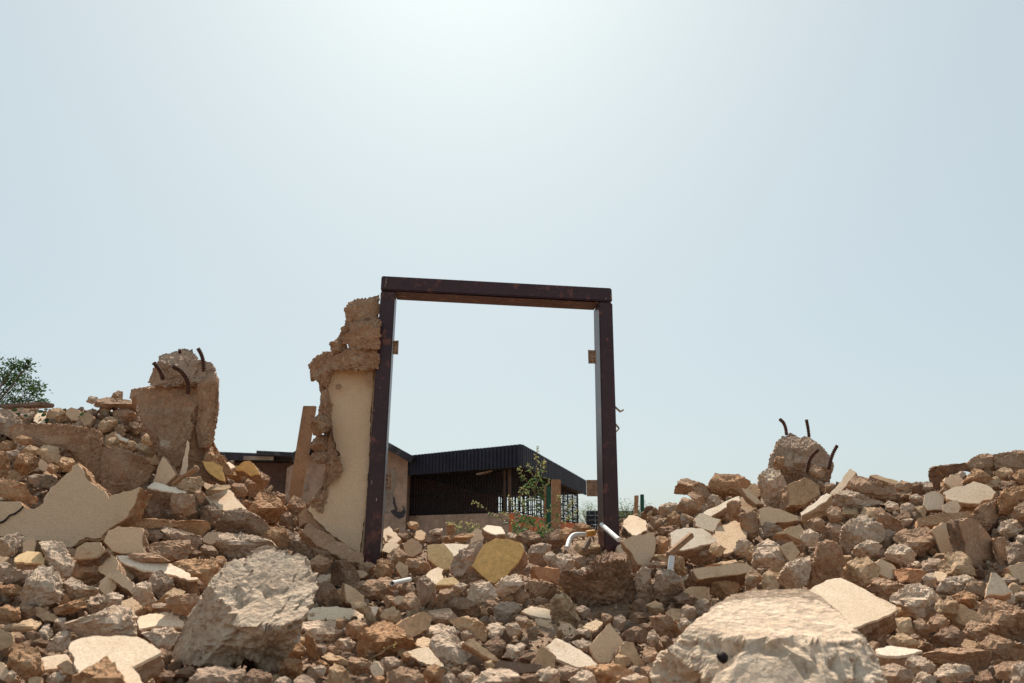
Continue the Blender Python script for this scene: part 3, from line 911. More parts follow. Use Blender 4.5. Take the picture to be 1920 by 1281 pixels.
lump('pillar_core', [(282,722),(262,730),(258,745),(262,775),(268,797),(285,822),(300,865),(330,905),(400,905),(425,880),(410,850),(401,830),(403,795),(409,760),(409,716),(398,700),(372,697),(340,700),(300,716)], M['brown'], seed=11, d=5.1, res=6, rough=.05, pit=.04, cups=.12, deep=.45, split=.9, parent=st, nf=5, boxy=.35)
lump('concrete_head', [(302,667),(314,663),(325,661),(338,656),(350,653),(360,656),(366,665),(378,677),(396,679),(403,692),(400,706),(404,716),(380,725),(345,722),(310,726),(284,722),(282,705),(290,690)], M['grey'], seed=12, d=5.05, res=6, rough=.07, pit=.05, deep=.55, split=.1, parent=st, nf=4, boxy=.42, cups=.2)
lump('masonry_piece', [(369,720),(372,760),(368,800),(372,840),(396,838),(403,795),(409,760),(409,716),(395,706)], M['brown'], seed=13, d=5.02, res=5, rough=.04, deep=.5, parent=st, split=.95, nf=3, boxy=.35)
lump('masonry_piece', [(262,775),(300,778),(356,775),(362,800),(352,850),(330,880),(300,865),(285,822),(268,797)], M['brown'], seed=14, d=5.0, res=5, rough=.04, deep=.3, parent=st, split=.95, nf=3, boxy=.4)
lump('masonry_piece', [(398,835),(410,848),(428,872),(440,890),(400,898),(380,870),(385,850)], M['orange'], seed=15, d=5.0, res=5, rough=.06, deep=.6, parent=st, split=.3, nf=3)
rebar(st, [(306,712,0), (300,695,-.03), (288,680,-.05)], 4.98, .013)
rebar(st, [(353,738,0), (352,716,-.05), (340,697,-.1), (324,687,-.14)], 4.93, .014)
rebar(st, [(382,697,0), (381,678,-.02), (377,664,-.04), (371,653,-.06)], 5.0, .013)
rebar(st, [(338,664,.02), (337,655,.0)], 5.15, .011)
st2 = empty('rebar_block', tuple(U(1500, 890, 6.2)), 'rounded broken concrete block bristling with four bent rebars on the crest of the opposite bank', 'concrete block')
lump('concrete_head', [(1438,885),(1444,861),(1452,840),(1466,818),(1483,812),(1492,815),(1501,819),(1510,817),(1521,821),(1535,832),(1547,842),(1557,856),(1562,880),(1555,905),(1500,915),(1450,910)], M['grey'], seed=21, d=6.0, res=6, rough=.05, pit=.04, cups=.15, deep=.7, split=.25, parent=st2, nf=5, boxy=.45)
rebar(st2, [(1475,816,.05), (1473,803,.02), (1469,793,.0), (1463,787,-.03)], 6.0, .012)
rebar(st2, [(1517,819,.05), (1515,803,.03), (1512,787,.0)], 6.0, .012)
rebar(st2, [(1513,885,0), (1517,866,-.04), (1524,853,-.07), (1535,843,-.1)], 5.85, .013)
rebar(st2, [(1554,880,0), (1557,865,-.0), (1562,850,-.0), (1570,835,-.02)], 5.95, .013)

# ------------------------------------------------------------------ the rubble, piece by piece
# landmark: (name, category, label, reference phrase)
MARK = []          # (px, py, phrase)
PLACED = []        # (object, centroid, description, category)
POLYS = []
_seed = [100]
def bigness(poly):
    P = np.asarray(poly, float)
    return math.sqrt(np.ptp(P[:, 0]) * np.ptp(P[:, 1]))
def res_for(poly):
    b = bigness(poly)
    return 6 if b > 105 else 5 if b > 42 else 4 if b > 18 else 3
LM = {'b': 'brown', 'o': 'orange', 'd': 'dark', 'c': 'concrete', 'g': 'grey', 't': 'tan'}
RN = {'b': ('rubble_stone', 'rubble stone'), 'o': ('rubble_stone', 'rubble stone'), 'd': ('rubble_stone', 'rubble stone'), 'c': ('concrete_chunk', 'concrete chunk'), 'g': ('concrete_chunk', 'concrete chunk'), 't': ('rubble_stone', 'rubble stone')}
PARM = {'b': (.065, .02), 'o': (.09, .04), 'd': (.07, .025), 'c': (.11, .07), 'g': (.085, .045), 't': (.055, .02)}
def L(code, desc, poly, ref=None, **kw):
    _seed[0] += 1
    if len(desc) == 0: raise ValueError
    nm, ct = RN[code]; rg, pt = PARM[code]
    kw.setdefault('rough', rg); kw.setdefault('pit', pt)
    kw.setdefault('res', res_for(poly))
    nm = kw.pop('name', nm); ct = kw.pop('cat', ct)
    mk = kw.pop('m', LM[code])
    o = lump(nm, poly, M[mk], seed=kw.pop('seed', _seed[0]), **kw)
    reg(o, poly, desc, ct, ref, 'loose pieces of broken wall and concrete')
    return o
def Sl(coat, core, t, az, th, desc, poly, ref=None, **kw):
    _seed[0] += 1
    nm = kw.pop('name', 'plaster_slab'); ct = kw.pop('cat', 'plaster slab')
    o = slab(nm, poly, M[coat] if coat else None, M[core], t=t, az=az, th=th, seed=_seed[0], **kw)
    reg(o, poly, desc, ct, ref, 'broken slabs of plastered wall')
    return o
def reg(o, poly, desc, cat, ref, grp):
    c = poly_centroid(poly)
    PLACED.append((o, c, desc, cat, ref, grp))
    POLYS.append(np.asarray(poly, float))
    if ref: MARK.append((c[0], c[1], ref))

# landmarks that are not rubble
MARK += [(700, 780, 'the plastered wall remnant'), (1145, 800, 'the door frame'), (340, 760, 'the pillar stump'), (1500, 850, 'the block with rebars'), (1000, 930, 'the tall weed')]
# --- left bank
Sl('beige', 'orange', 74, 4, .13, 'large jagged sheet of beige stuccoed wall with a crack at one end, half buried', [(-6,940),(35,940),(42,950),(60,955),(77,943),(83,933),(94,916),(110,903),(133,883),(135,872),(146,866),(154,874),(162,891),(181,906),(194,918),(206,935),(208,929),(240,920),(267,914),(255,936),(246,964),(231,979),(204,994),(194,1012),(165,1014),(135,1027),(42,1014),(-6,1004)], 'the jagged stuccoed wall sheet', name='stucco_wall_fragment', cat='wall fragment', d=3.95, jagpx=3, step_px=4)
_n = normal_of(74, 4); _O = U(135, 1027, 3.95) + _n * .003
_r = ray(-6, 984); _e = np.array([0, 0, EYE]); _dc = float((_r * (((_O - _e) @ _n) / (_r @ _n)))[1])
slab('crack', [(-6, 981), (4, 978), (14, 971), (19, 966), (28, 963), (36, 957), (44, 949), (45, 950.5), (37, 959), (29, 965), (20, 968), (15, 973.5), (5, 980.5), (-6, 984)], None, M['hole'], t=74, az=4, th=.002, seed=9, d=_dc, parent=PLACED[-1][0], step_px=2, jagpx=.7, corejag=0)
L('o', 'long crumbling orange masonry ledge at the edge of the photo', [(-10,896),(15,898),(50,908),(52,926),(75,933),(71,947),(37,941),(-10,928)], 'the crumbling orange ledge', d=4.15, split=.2, name='masonry_ledge', cat='masonry', deep=.5)
L('b', 'massive broken corner of a brown block wall with rounded top', [(17,802),(30,793),(75,795),(120,797),(172,805),(190,814),(194,840),(188,915),(160,900),(158,866),(140,860),(110,850),(60,835),(20,822)], 'the brown wall corner', name='broken_wall_corner', cat='wall fragment', d=4.7, split=.65, deep=.4, rough=.04, boxy=.3, res=6)
L('b', 'squarish hollowed brown wall block with a smooth shaded face', [(193,838),(225,840),(262,855),(292,876),(284,895),(265,914),(212,928),(190,908)], 'the hollowed brown wall block', name='broken_wall_corner', cat='wall fragment', d=4.45, split=.8, deep=.5, boxy=.3, rough=.04)
L('b', 'upright squared block', [(243,745),(246,731),(262,727),(284,724),(286,745),(264,756),(250,760)], d=5.3)
L('b', 'long flat-topped stone on the skyline', [(175,760),(185,748),(200,745),(240,750),(258,760),(252,770),(215,764),(180,764)], d=5.7, split=-.2)
L('c', 'small pale stone on the skyline', [(161,754),(168,742),(183,745),(185,754),(172,758)], d=6.0)
L('b', 'wedge-shaped stone on the skyline', [(206,749),(212,738),(222,732),(231,735),(230,747),(218,752)], d=5.8)
L('g', 'round flat stone resting against the pillar stump', [(299,830),(305,823),(318,828),(322,838),(315,848),(302,845)], d=4.75)
L('c', 'tiny white pebble', [(283,801),(289,797),(296,802),(293,808),(286,808)], d=5.0, m='pvc', name='white_pebble', cat='pebble', rough=.03, pit=0)
Sl('cream', 'brown', 82, 15, .03, 'narrow blade-like plaster shard leaning upright', [(352,824),(355,830),(350,880),(345,894),(337,892),(341,872)], d=4.7)
Sl('beige', 'brown', 76, -8, .05, 'leaning beige plaster triangle', [(304,855),(311,862),(328,888),(311,908),(286,904)], 'the leaning beige plaster triangle', d=4.55)
Sl('white', 'brown', 27, -5, .12, 'thick brown block capped with bright white plaster', [(276,914),(289,903),(320,911),(352,922),(346,927),(300,919)], 'the white-capped brown block', d=4.35)
L('b', 'squared brown brick', [(320,928),(343,925),(366,929),(367,960),(350,968),(322,962)], d=4.3, split=.8, boxy=.35, name='clay_block', cat='clay block')
L('d', 'dark squared block in shade', [(252,944),(275,940),(300,944),(302,967),(285,978),(262,980),(249,968)], d=4.25, split=.8, boxy=.4, name='clay_block', cat='clay block')
L('t', 'flat-topped tan lump', [(333,912),(346,896),(375,894),(383,908),(358,930)], d=4.4)
L('b', 'small rounded brown stone', [(363,922),(375,918),(386,930),(380,944),(366,940)], d=4.35)
Sl('cream', 'brown', 33, -8, .14, 'big wedge of wall with a bright cream top face', [(386,931),(404,921),(424,914),(434,920),(463,954),(430,959),(400,952)], 'the cream-topped wall wedge', d=4.7)
Sl('ochre', 'dark', 66, 12, .07, 'rounded ochre-painted wall flake', [(380,866),(399,864),(417,875),(421,902),(400,894),(386,880)], 'the rounded ochre flake', d=4.9)
Sl('ochre', 'brown', 55, -10, .06, 'pointed ochre-painted plaster piece on the skyline', [(438,880),(460,864),(468,864),(478,873),(487,890),(470,892),(455,883)], 'the pointed ochre piece', d=5.3)
Sl('white', 'brown', 30, 0, .03, 'small white plaster flake', [(415,868),(430,866),(442,876),(430,880)], d=5.2)
L('b', 'round brown stone', [(432,912),(440,906),(457,906),(465,922),(459,933),(442,931)], d=5.1)
L('b', 'angular brown stone on the slope edge', [(474,900),(490,884),(507,896),(500,914),(484,912)], d=5.4)
L('t', 'long flat tan slab', [(384,920),(405,911),(430,909),(432,915),(405,925),(390,931)], d=4.8, split=-.3)
L('o', 'large crumbly orange chunk with a sunlit top', [(466,957),(480,935),(486,920),(505,926),(522,937),(538,956),(530,970),(518,981),(497,977)], 'the large crumbly orange chunk', d=4.9, split=-.1)
L('g', 'big angular grey concrete chunk with a knobbly shoulder', [(399,983),(422,962),(447,952),(470,962),(485,970),(497,979),(507,990),(497,1002),(482,1008),(442,1006),(413,999)], 'the angular grey chunk', d=4.45, split=.75, rough=.05)
L('b', 'upright brown stone', [(535,952),(551,929),(562,933),(580,960),(567,972),(547,963)], d=4.95)
L('d', 'dark rounded stone', [(526,966),(538,960),(551,975),(551,995),(526,988)], d=4.8)
L('o', 'cracked orange stone', [(484,1006),(505,989),(534,986),(541,1005),(540,1024),(526,1029),(509,1018),(492,1014)], d=4.5)
L('g', 'smooth grey stone', [(537,993),(557,1002),(555,1024),(540,1027)], d=4.6)
L('c', 'long mottled concrete chunk', [(405,1016),(413,1000),(442,999),(475,1004),(505,1014),(524,1029),(497,1032),(463,1040),(430,1046),(411,1043)], 'the long mottled chunk', d=4.25)
Sl(None, 'brown', 62, 20, .10, 'long brown wall slab slumped along the foot of the plastered wall', [(565,996),(578,981),(588,986),(630,1010),(674,1035),(685,1043),(683,1060),(661,1056),(609,1031),(586,1014)], 'the long slumped wall slab', d=4.5, jagpx=3, name='wall_slab', cat='wall slab')
L('d', 'flat dark stone wedged under the long slumped slab', [(586,1027),(612,1034),(628,1047),(622,1058),(590,1045)], d=4.35)
L('b', 'angular brown stone', [(576,1054),(599,1041),(624,1052),(613,1072),(599,1077),(584,1066)], d=4.05, split=.2)
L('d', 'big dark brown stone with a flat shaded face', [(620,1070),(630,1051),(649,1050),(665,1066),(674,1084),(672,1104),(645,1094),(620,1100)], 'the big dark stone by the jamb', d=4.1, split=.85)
L('b', 'brown block at the foot of the jamb', [(670,1060),(688,1052),(705,1060),(707,1085),(686,1085)], d=4.35)
L('c', 'pale angular chunk', [(590,1087),(603,1080),(620,1077),(618,1098),(603,1112),(590,1104)], d=3.75)
L('o', 'crumbling orange stone', [(622,1122),(634,1106),(645,1097),(650,1116),(657,1139),(628,1137)], d=3.65)
Sl('beige', 'orange', 70, 25, .06, 'rounded beige plaster piece set on edge', [(645,1093),(653,1096),(670,1106),(683,1116),(682,1130),(662,1139),(650,1126)], 'the rounded beige plaster piece', d=3.6)
Sl('cream', 'brown', 26, 0, .08, 'broad cream plaster slab', [(578,1148),(584,1139),(632,1136),(665,1143),(691,1155),(693,1166),(653,1162),(578,1163)], 'the broad cream slab beyond the pitted boulder', d=3.35)
Sl('white', 'brown', 50, 8, .06, 'squarish pale grey slab', [(687,1137),(714,1138),(715,1164),(700,1160),(686,1152)], d=3.4)
L('c', 'broad pale chunk with a shaded hollow side', [(566,1168),(590,1162),(628,1166),(657,1185),(662,1209),(630,1211),(599,1216),(570,1197)], 'the hollow-sided pale chunk', d=3.05)
L('o', 'big orange sandy block with a cream top', [(672,1192),(685,1177),(702,1167),(724,1164),(745,1176),(761,1191),(785,1213),(765,1226),(746,1232),(700,1236),(672,1236)], 'the big orange sandy block', d=2.75, split=.05, rough=.06)
L('o', 'thin orange shard standing on edge', [(570,1192),(580,1189),(590,1203),(597,1220),(602,1238),(587,1251),(576,1228)], d=2.75, split=.9, deep=.4)
L('o', 'small orange block', [(543,1207),(560,1202),(572,1218),(572,1230),(557,1242),(541,1230)], d=2.75)
L('t', 'finger-shaped tan piece', [(603,1232),(618,1223),(640,1232),(664,1246),(653,1252),(620,1244)], d=2.6)
L('o', 'stubby orange piece', [(589,1243),(599,1236),(612,1244),(624,1257),(616,1266),(600,1258)], d=2.5)
L('c', 'small pale wedge', [(626,1205),(640,1198),(653,1197),(670,1205),(656,1222),(645,1232)], d=2.85)
L('c', 'large pitted pale boulder, tallest rock of the foreground', [(495,1024),(512,1026),(528,1032),(552,1040),(574,1046),(583,1062),(590,1080),(595,1097),(589,1120),(577,1142),(568,1164),(562,1182),(560,1200),(550,1212),(541,1226),(530,1250),(518,1272),(505,1276),(490,1262),(476,1251),(449,1249),(410,1250),(374,1253),(350,1243),(332,1237),(326,1220),(332,1195),(341,1174),(362,1139),(382,1108),(403,1080),(424,1057),(445,1045),(466,1035)], 'the big pitted boulder', m='boulder', d=2.3, res=7, rough=.07, pit=.026, split=-.55, deep=1.1, nf=7, name='concrete_boulder', cat='boulder', boxy=.36, scale_frac=1.5, fine=.0045, cups=.34)
L('g', 'low grey stone in the boulder shadow', [(372,1256),(400,1250),(445,1252),(466,1270),(475,1300),(340,1300)], d=2.15)
# --- left foreground
Sl('cream', 'brown', 27, -4, .06, 'wide cream plaster slab lying flat', [(128,1215),(133,1202),(150,1195),(205,1192),(258,1191),(280,1204),(304,1222),(275,1238),(252,1252),(262,1268),(275,1295),(165,1295),(146,1258)], 'the wide flat cream slab', d=2.02)
L('o', 'pointed orange lump overlapping the wide flat cream slab', [(138,1268),(165,1250),(200,1232),(212,1243),(224,1260),(240,1295),(135,1295)], d=1.98, rough=.08)
L('c', 'big white-topped lumpy chunk', [(125,1168),(150,1160),(183,1149),(205,1140),(227,1132),(238,1137),(248,1147),(256,1182),(254,1193),(200,1192),(158,1194),(135,1184)], 'the white-topped lumpy chunk', d=2.6)
Sl('cream', 'brown', 24, 3, .05, 'flat cream slab against the pitted boulder', [(254,1158),(280,1151),(312,1147),(330,1154),(344,1166),(342,1175),(300,1174),(258,1180)], d=2.85)
L('c', 'broad mottled stone', [(265,1187),(290,1180),(312,1176),(337,1187),(330,1210),(318,1222),(300,1218)], d=2.6)
Sl('white', 'brown', 26, 6, .10, 'long thick wall piece with a bright white top', [(219,1041),(250,1044),(290,1051),(323,1058),(350,1070),(373,1086),(356,1088),(300,1073),(264,1068),(228,1054)], 'the long white-topped wall piece', d=3.5)
Sl('beige', 'brown', 52, -12, .08, 'speckled beige slab tilted downward', [(181,1047),(195,1042),(208,1040),(219,1044),(221,1066),(235,1080),(248,1093),(246,1112),(225,1098),(185,1072)], 'the speckled tilted slab', d=3.35)
Sl('tan', 'dark', 50, -6, .08, 'grey-tan slab with a dark underside', [(139,1047),(142,1027),(158,1017),(188,1018),(200,1033),(179,1047),(160,1048)], 'the grey-tan slab', d=3.45)
Sl('beige', 'brown', 76, 8, .07, 'upright beige stucco piece with ragged top', [(194,1016),(204,995),(221,987),(269,991),(271,1010),(273,1039),(240,1040),(208,1032)], 'the upright ragged stucco piece', d=3.7)
L('o', 'long reddish masonry slab', [(229,985),(240,978),(262,974),(285,972),(321,977),(360,975),(388,977),(394,993),(375,1006),(342,995),(305,990),(271,993),(250,990)], 'the long reddish slab', d=4.05, split=.3, deep=.3)
L('g', 'grey-topped slab with a curled end', [(302,995),(312,988),(345,996),(377,1006),(377,1020),(354,1039),(345,1020),(320,1010)], d=3.95)
L('b', 'thick brown wedge with a white patch', [(273,1024),(290,1018),(325,1013),(354,1013),(360,1030),(350,1046),(321,1055),(296,1048),(279,1038)], 'the brown wedge with a white patch', d=3.75, split=.2)
L('b', 'low crumbly ridge of mortar', [(235,1037),(271,1037),(298,1041),(319,1052),(295,1058),(246,1047)], d=3.6, split=0)
L('o', 'cream-flecked orange chunk', [(321,1058),(340,1050),(365,1047),(400,1052),(412,1070),(400,1088),(385,1097),(371,1082),(345,1068)], 'the cream-flecked orange chunk', d=3.4)
Sl('sand', 'brown', 34, -5, .035, 'small flat sandy plaster piece', [(24,1047),(34,1040),(52,1033),(79,1035),(84,1047),(81,1057),(27,1053)], 'the small sandy plaster piece', d=3.3)
L('c', 'tall knobbly pale lump', [(75,1020),(94,1013),(121,1020),(130,1040),(139,1060),(133,1077),(117,1081),(98,1062),(87,1041)], 'the tall knobbly lump', d=3.3)
L('c', 'pale lump at the photo edge', [(-8,1012),(15,1004),(33,998),(44,1006),(37,1024),(21,1043),(-8,1041)], d=3.4)
L('c', 'broad pale mound-like stone', [(42,1114),(50,1090),(60,1074),(71,1062),(96,1064),(112,1074),(117,1120),(100,1131),(83,1134),(44,1134)], 'the broad pale mound-like stone', d=3.0)
L('c', 'forked pale chunk', [(115,1097),(133,1082),(150,1087),(156,1097),(183,1103),(187,1112),(162,1122),(133,1124)], d=3.05)
L('c', 'rounded white-topped stone', [(192,1126),(202,1115),(212,1107),(231,1118),(227,1134),(205,1135)], d=2.95)
L('c', 'two-humped pale lump', [(250,1101),(267,1089),(281,1095),(285,1112),(294,1128),(280,1137),(265,1134),(250,1120)], 'the two-humped lump', d=3.0)
L('o', 'long reddish-orange brick shard', [(100,1141),(130,1130),(158,1121),(164,1137),(140,1147),(117,1155),(102,1151)], d=2.95, split=.1)
L('o', 'rough orange stone at the photo edge', [(-8,1140),(12,1135),(35,1138),(40,1162),(20,1170),(-8,1170)], d=2.9)
L('t', 'sharp pale splinter', [(292,1130),(310,1114),(327,1101),(348,1110),(335,1124),(312,1129)], d=3.0)
L('b', 'flat brown stone tucked against the pitted boulder', [(310,1122),(340,1116),(367,1114),(375,1130),(354,1156),(333,1151),(312,1138)], d=2.9, split=.7)
Sl('cream', 'brown', 32, -12, .04, 'small cream slab near the bottom corner', [(71,1236),(95,1229),(125,1226),(135,1240),(117,1253),(85,1256)], 'the small corner cream slab', d=2.4)
L('t', 'wide low tan stone', [(22,1176),(40,1166),(58,1160),(79,1168),(66,1183),(45,1186),(25,1186)], d=2.8)
L('c', 'slanted pale stone with dark hollows', [(85,1220),(92,1204),(104,1192),(125,1178),(135,1193),(128,1210),(119,1222)], d=2.6)
L('b', 'long dark sliver of stone', [(4,1228),(22,1214),(52,1201),(58,1208),(38,1220),(14,1232)], d=2.5, split=0)
L('c', 'small pale stone in the bottom corner', [(8,1270),(20,1257),(30,1262),(28,1274),(14,1282)], d=2.1)
L('g', 'grey stone sunk at the photo edge', [(-8,1060),(10,1052),(26,1062),(24,1085),(5,1092),(-8,1088)], d=3.15)
# --- left slope lumps
L('o', 'rough orange boulder-like lump', [(25,877),(30,862),(36,850),(50,847),(64,853),(73,862),(71,877),(56,887),(40,892)], 'the rough orange lump', d=4.45)
L('t', 'pale tan lump', [(67,847),(82,835),(97,836),(109,840),(113,855),(111,871),(90,870)], d=4.55)
L('o', 'small orange lump at the photo edge', [(-6,832),(15,825),(32,833),(30,843),(12,846),(-6,844)], d=4.7)
L('o', 'upright orange lump at the photo edge', [(-6,844),(8,845),(17,862),(20,878),(15,894),(-6,896)], d=4.3)
L('o', 'pointed orange stone', [(87,882),(95,867),(110,877),(108,886),(97,890)], d=4.4)
L('o', 'low orange lump under the wall corner', [(22,828),(32,819),(45,816),(58,821),(66,832),(50,836)], d=4.65)
L('t', 'small tan stone', [(195,833),(206,821),(217,817),(223,830),(221,840),(205,840)], d=4.7)
L('b', 'dark little grey stone', [(52,893),(64,889),(75,896),(72,908),(56,908)], d=4.2, m='grey')
Sl('white', 'brown', 35, 20, .03, 'thin white flake half buried', [(216,813),(222,814),(240,824),(238,829),(226,824)], d=4.9)
L('t', 'narrow curved stone', [(250,838),(262,830),(276,836),(290,852),(284,860),(262,846)], d=4.75)
# --- behind the frame opening
Sl('ochre', 'brown', 64, -16, .10, 'large ochre-yellow painted wall slab standing in the doorway rubble', [(884,1061),(893,1045),(906,1022),(918,1015),(929,1009),(950,1011),(976,1017),(982,1033),(977,1046),(964,1063),(950,1079),(938,1086),(926,1093),(918,1090),(900,1076)], 'the ochre-yellow slab', d=4.05, chip=.12, jagpx=1.2)
L('g', 'rough grey concrete backing chunk with embedded stones', [(843,1069),(850,1048),(865,1030),(885,1020),(905,1012),(905,1035),(895,1070),(915,1095),(885,1100),(865,1096)], 'the rough grey backing chunk', d=4.2, rough=.12, pit=.1)
Sl('sand', 'brown', 58, 4, .07, 'flat sand-yellow plaster slab', [(801,1022),(817,1020),(834,1021),(846,1035),(853,1056),(840,1066),(828,1069),(802,1048)], 'the sand-yellow slab', d=4.5, chip=.1, jagpx=1)
Sl('white', 'brown', 36, -8, .05, 'white plaster slab with a pointed end', [(833,1019),(856,1019),(880,1022),(868,1038),(856,1054),(846,1038)], 'the pointed white slab', d=4.7)
Sl('white', 'brown', 28, 6, .06, 'bright white-faced chunk on the doorway crest', [(904,992),(912,984),(925,985),(942,988),(948,1001),(930,1003),(912,998)], 'the white-faced crest chunk', d=5.6)
L('o', 'thin curved orange roof-tile-like piece', [(846,1011),(858,1003),(869,1000),(893,1000),(884,1009),(867,1018)], d=5.3, split=-.2)
L('o', 'squarish orange block on the doorway crest', [(1047,1006),(1053,995),(1059,988),(1071,991),(1082,996),(1075,1008),(1060,1014)], d=5.4)
L('o', 'orange block with a pale sunlit top', [(1075,986),(1091,979),(1108,987),(1101,1001),(1083,998)], d=5.9)
Sl('cream', 'brown', 34, -10, .05, 'cream slab beside the jamb foot', [(716,1033),(722,1021),(734,1014),(749,1021),(744,1029),(730,1037)], d=4.9)
L('b', 'brown rounded slab on edge', [(726,1043),(736,1031),(749,1025),(766,1043),(760,1056),(748,1062),(735,1061)], 'the rounded brown slab behind the jamb', d=4.7)
L('t', 'little tan block on the crest', [(763,982),(770,977),(782,979),(787,988),(780,994),(768,990)], d=6.3)
L('o', 'small upright orange block on the crest', [(836,988),(842,983),(852,984),(854,1000),(840,1003)], d=6.0, split=.8)
L('c', 'small white stone on the crest', [(804,998),(815,992),(830,991),(828,1001),(808,1004)], d=6.0)
L('g', 'rough brown-grey chunk', [(991,1032),(1000,1021),(1016,1018),(1033,1022),(1034,1036),(1020,1050),(1007,1058),(992,1056)], 'the rough brown-grey chunk', d=4.6)
L('c', 'round pale stone in front of the rough brown-grey chunk', [(1018,1045),(1025,1035),(1035,1034),(1046,1047),(1040,1057),(1028,1060)], d=4.45)
Sl(None, 'brick', 84, 10, .10, 'reddish brick piece with vertical grooves', [(1002,1063),(1026,1063),(1051,1066),(1049,1097),(1028,1092),(1006,1087)], 'the grooved reddish brick', name='broken_brick', cat='brick', d=4.1, jagpx=1)
L('o', 'dark orange rusty-looking block', [(991,1090),(1006,1087),(1030,1093),(1048,1100),(1040,1118),(1030,1131),(1008,1134),(993,1131)], 'the rusty-orange block', d=3.9, m='brown', split=.8)
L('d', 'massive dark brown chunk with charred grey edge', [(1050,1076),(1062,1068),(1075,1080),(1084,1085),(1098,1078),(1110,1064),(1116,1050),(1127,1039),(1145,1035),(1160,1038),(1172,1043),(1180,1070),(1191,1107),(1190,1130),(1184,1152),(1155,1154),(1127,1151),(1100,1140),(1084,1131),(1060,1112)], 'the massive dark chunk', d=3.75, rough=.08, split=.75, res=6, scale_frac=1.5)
L('g', 'teardrop-shaped grey-brown boulder', [(1034,1128),(1042,1114),(1053,1109),(1066,1122),(1078,1143),(1088,1160),(1088,1177),(1070,1175),(1048,1168),(1036,1150)], 'the teardrop boulder', d=3.4, split=.7, m='tan')
Sl('beige', 'orange', 52, -6, .10, 'beige rendered block with a crumbly brown end', [(995,1168),(1006,1161),(1040,1164),(1074,1168),(1088,1186),(1069,1202),(1030,1200),(1006,1190)], 'the rendered block with a crumbly end', d=3.15)
L('b', 'crumbly brown end of masonry', [(970,1188),(973,1172),(985,1163),(1002,1162),(1010,1180),(1030,1202),(1015,1218),(990,1209),(971,1200)], d=3.1)
Sl('cream', 'brown', 32, 5, .06, 'ledge of cream plaster', [(978,1146),(995,1136),(1015,1138),(1030,1142),(1034,1160),(1010,1158),(990,1152)], d=3.4)
L('c', 'white knobbly chunk', [(912,1176),(920,1170),(934,1169),(953,1180),(962,1195),(940,1203),(920,1202)], d=3.0)
L('g', 'dark-sided angular grey rock', [(924,1142),(943,1127),(967,1128),(976,1142),(977,1158),(965,1168),(953,1173),(932,1164)], 'the dark-sided grey rock', d=3.35)
L('c', 'rounded pale conglomerate stone', [(875,1109),(890,1095),(916,1091),(930,1106),(929,1122),(916,1133),(890,1135),(877,1125)], 'the rounded conglomerate stone', d=3.55)
L('c', 'oval pitted stone', [(925,1105),(935,1091),(950,1080),(969,1076),(982,1095),(965,1110),(943,1120),(929,1117)], d=3.7)
L('d', 'brown flat stone behind two pale ones', [(868,1108),(880,1094),(900,1087),(912,1090),(890,1102),(874,1118)], d=3.75)
L('g', 'tall upright dark grey rock', [(780,1094),(788,1083),(796,1077),(813,1094),(820,1125),(817,1143),(803,1153),(790,1142)], 'the tall upright grey rock', d=3.6, split=.4)
Sl('sand', 'brown', 42, -5, .04, 'half-round cream-yellow plaster piece', [(816,1099),(822,1089),(833,1083),(851,1081),(858,1088),(864,1095),(840,1097)], 'the half-round yellow piece', d=4.0)
L('b', 'squared brown brick with a pale top', [(820,1118),(826,1106),(850,1103),(853,1121),(849,1142),(820,1142)], 'the squared brick with pale top', d=3.55, split=.35, boxy=.35, name='clay_block', cat='clay block')
L('b', 'pair-shaped brown block', [(745,1143),(755,1125),(763,1113),(776,1110),(784,1122),(790,1134),(785,1151),(767,1146)], 'the pair-shaped brown block', d=3.5)
L('b', 'brown stone under the white pipe end', [(700,1092),(712,1083),(724,1080),(740,1090),(745,1112),(728,1112),(713,1107)], d=3.9)
L('b', 'brown stone behind the white pipe', [(746,1098),(762,1092),(776,1096),(778,1110),(764,1120),(748,1116)], d=3.85)
L('b', 'brown block with a flat side', [(717,1120),(732,1115),(746,1127),(745,1147),(724,1140)], d=3.55)
L('t', 'smooth tan overhanging stone', [(842,1164),(858,1158),(877,1156),(895,1162),(910,1175),(912,1190),(909,1206),(897,1200),(883,1190),(860,1180)], 'the smooth overhanging stone', d=2.95, rough=.04, split=.3)
L('c', 'large rounded pale block with a curved lower lip', [(805,1208),(812,1194),(820,1188),(837,1180),(852,1192),(868,1206),(892,1217),(905,1234),(916,1252),(905,1264),(877,1264),(842,1254),(820,1242),(809,1228)], 'the large rounded pale block', d=2.65, split=.15, rough=.05)
L('c', 'pale rounded stone behind the large one', [(790,1184),(802,1174),(820,1170),(845,1172),(862,1184),(880,1203),(840,1200),(805,1206)], d=2.95)
Sl('cream', 'brown', 32, -22, .05, 'cream slab with a shadowed edge', [(758,1224),(780,1216),(805,1212),(818,1230),(835,1250),(842,1258),(815,1250),(785,1238)], 'the shadow-edged cream slab', d=2.55)
Sl('tan', 'brown', 48, 22, .03, 'thin tan strip of render', [(868,1205),(882,1197),(899,1206),(920,1222),(940,1238),(926,1240),(900,1224)], 'the thin tan strip', d=2.55)
Sl(None, 'greywood', 62, 3, .05, 'straight dark grey-brown tile edge', [(927,1244),(934,1238),(975,1243),(1015,1247),(1016,1259),(975,1262),(927,1253)], 'the dark straight tile', name='tile_strip', cat='tile', d=2.45, jagpx=.6, corejag=.2)
L('c', 'cream-topped stone at the bottom edge', [(872,1296),(885,1278),(912,1256),(940,1253),(964,1258),(976,1272),(980,1296)], 'the cream-topped stone at the bottom edge', d=2.15)
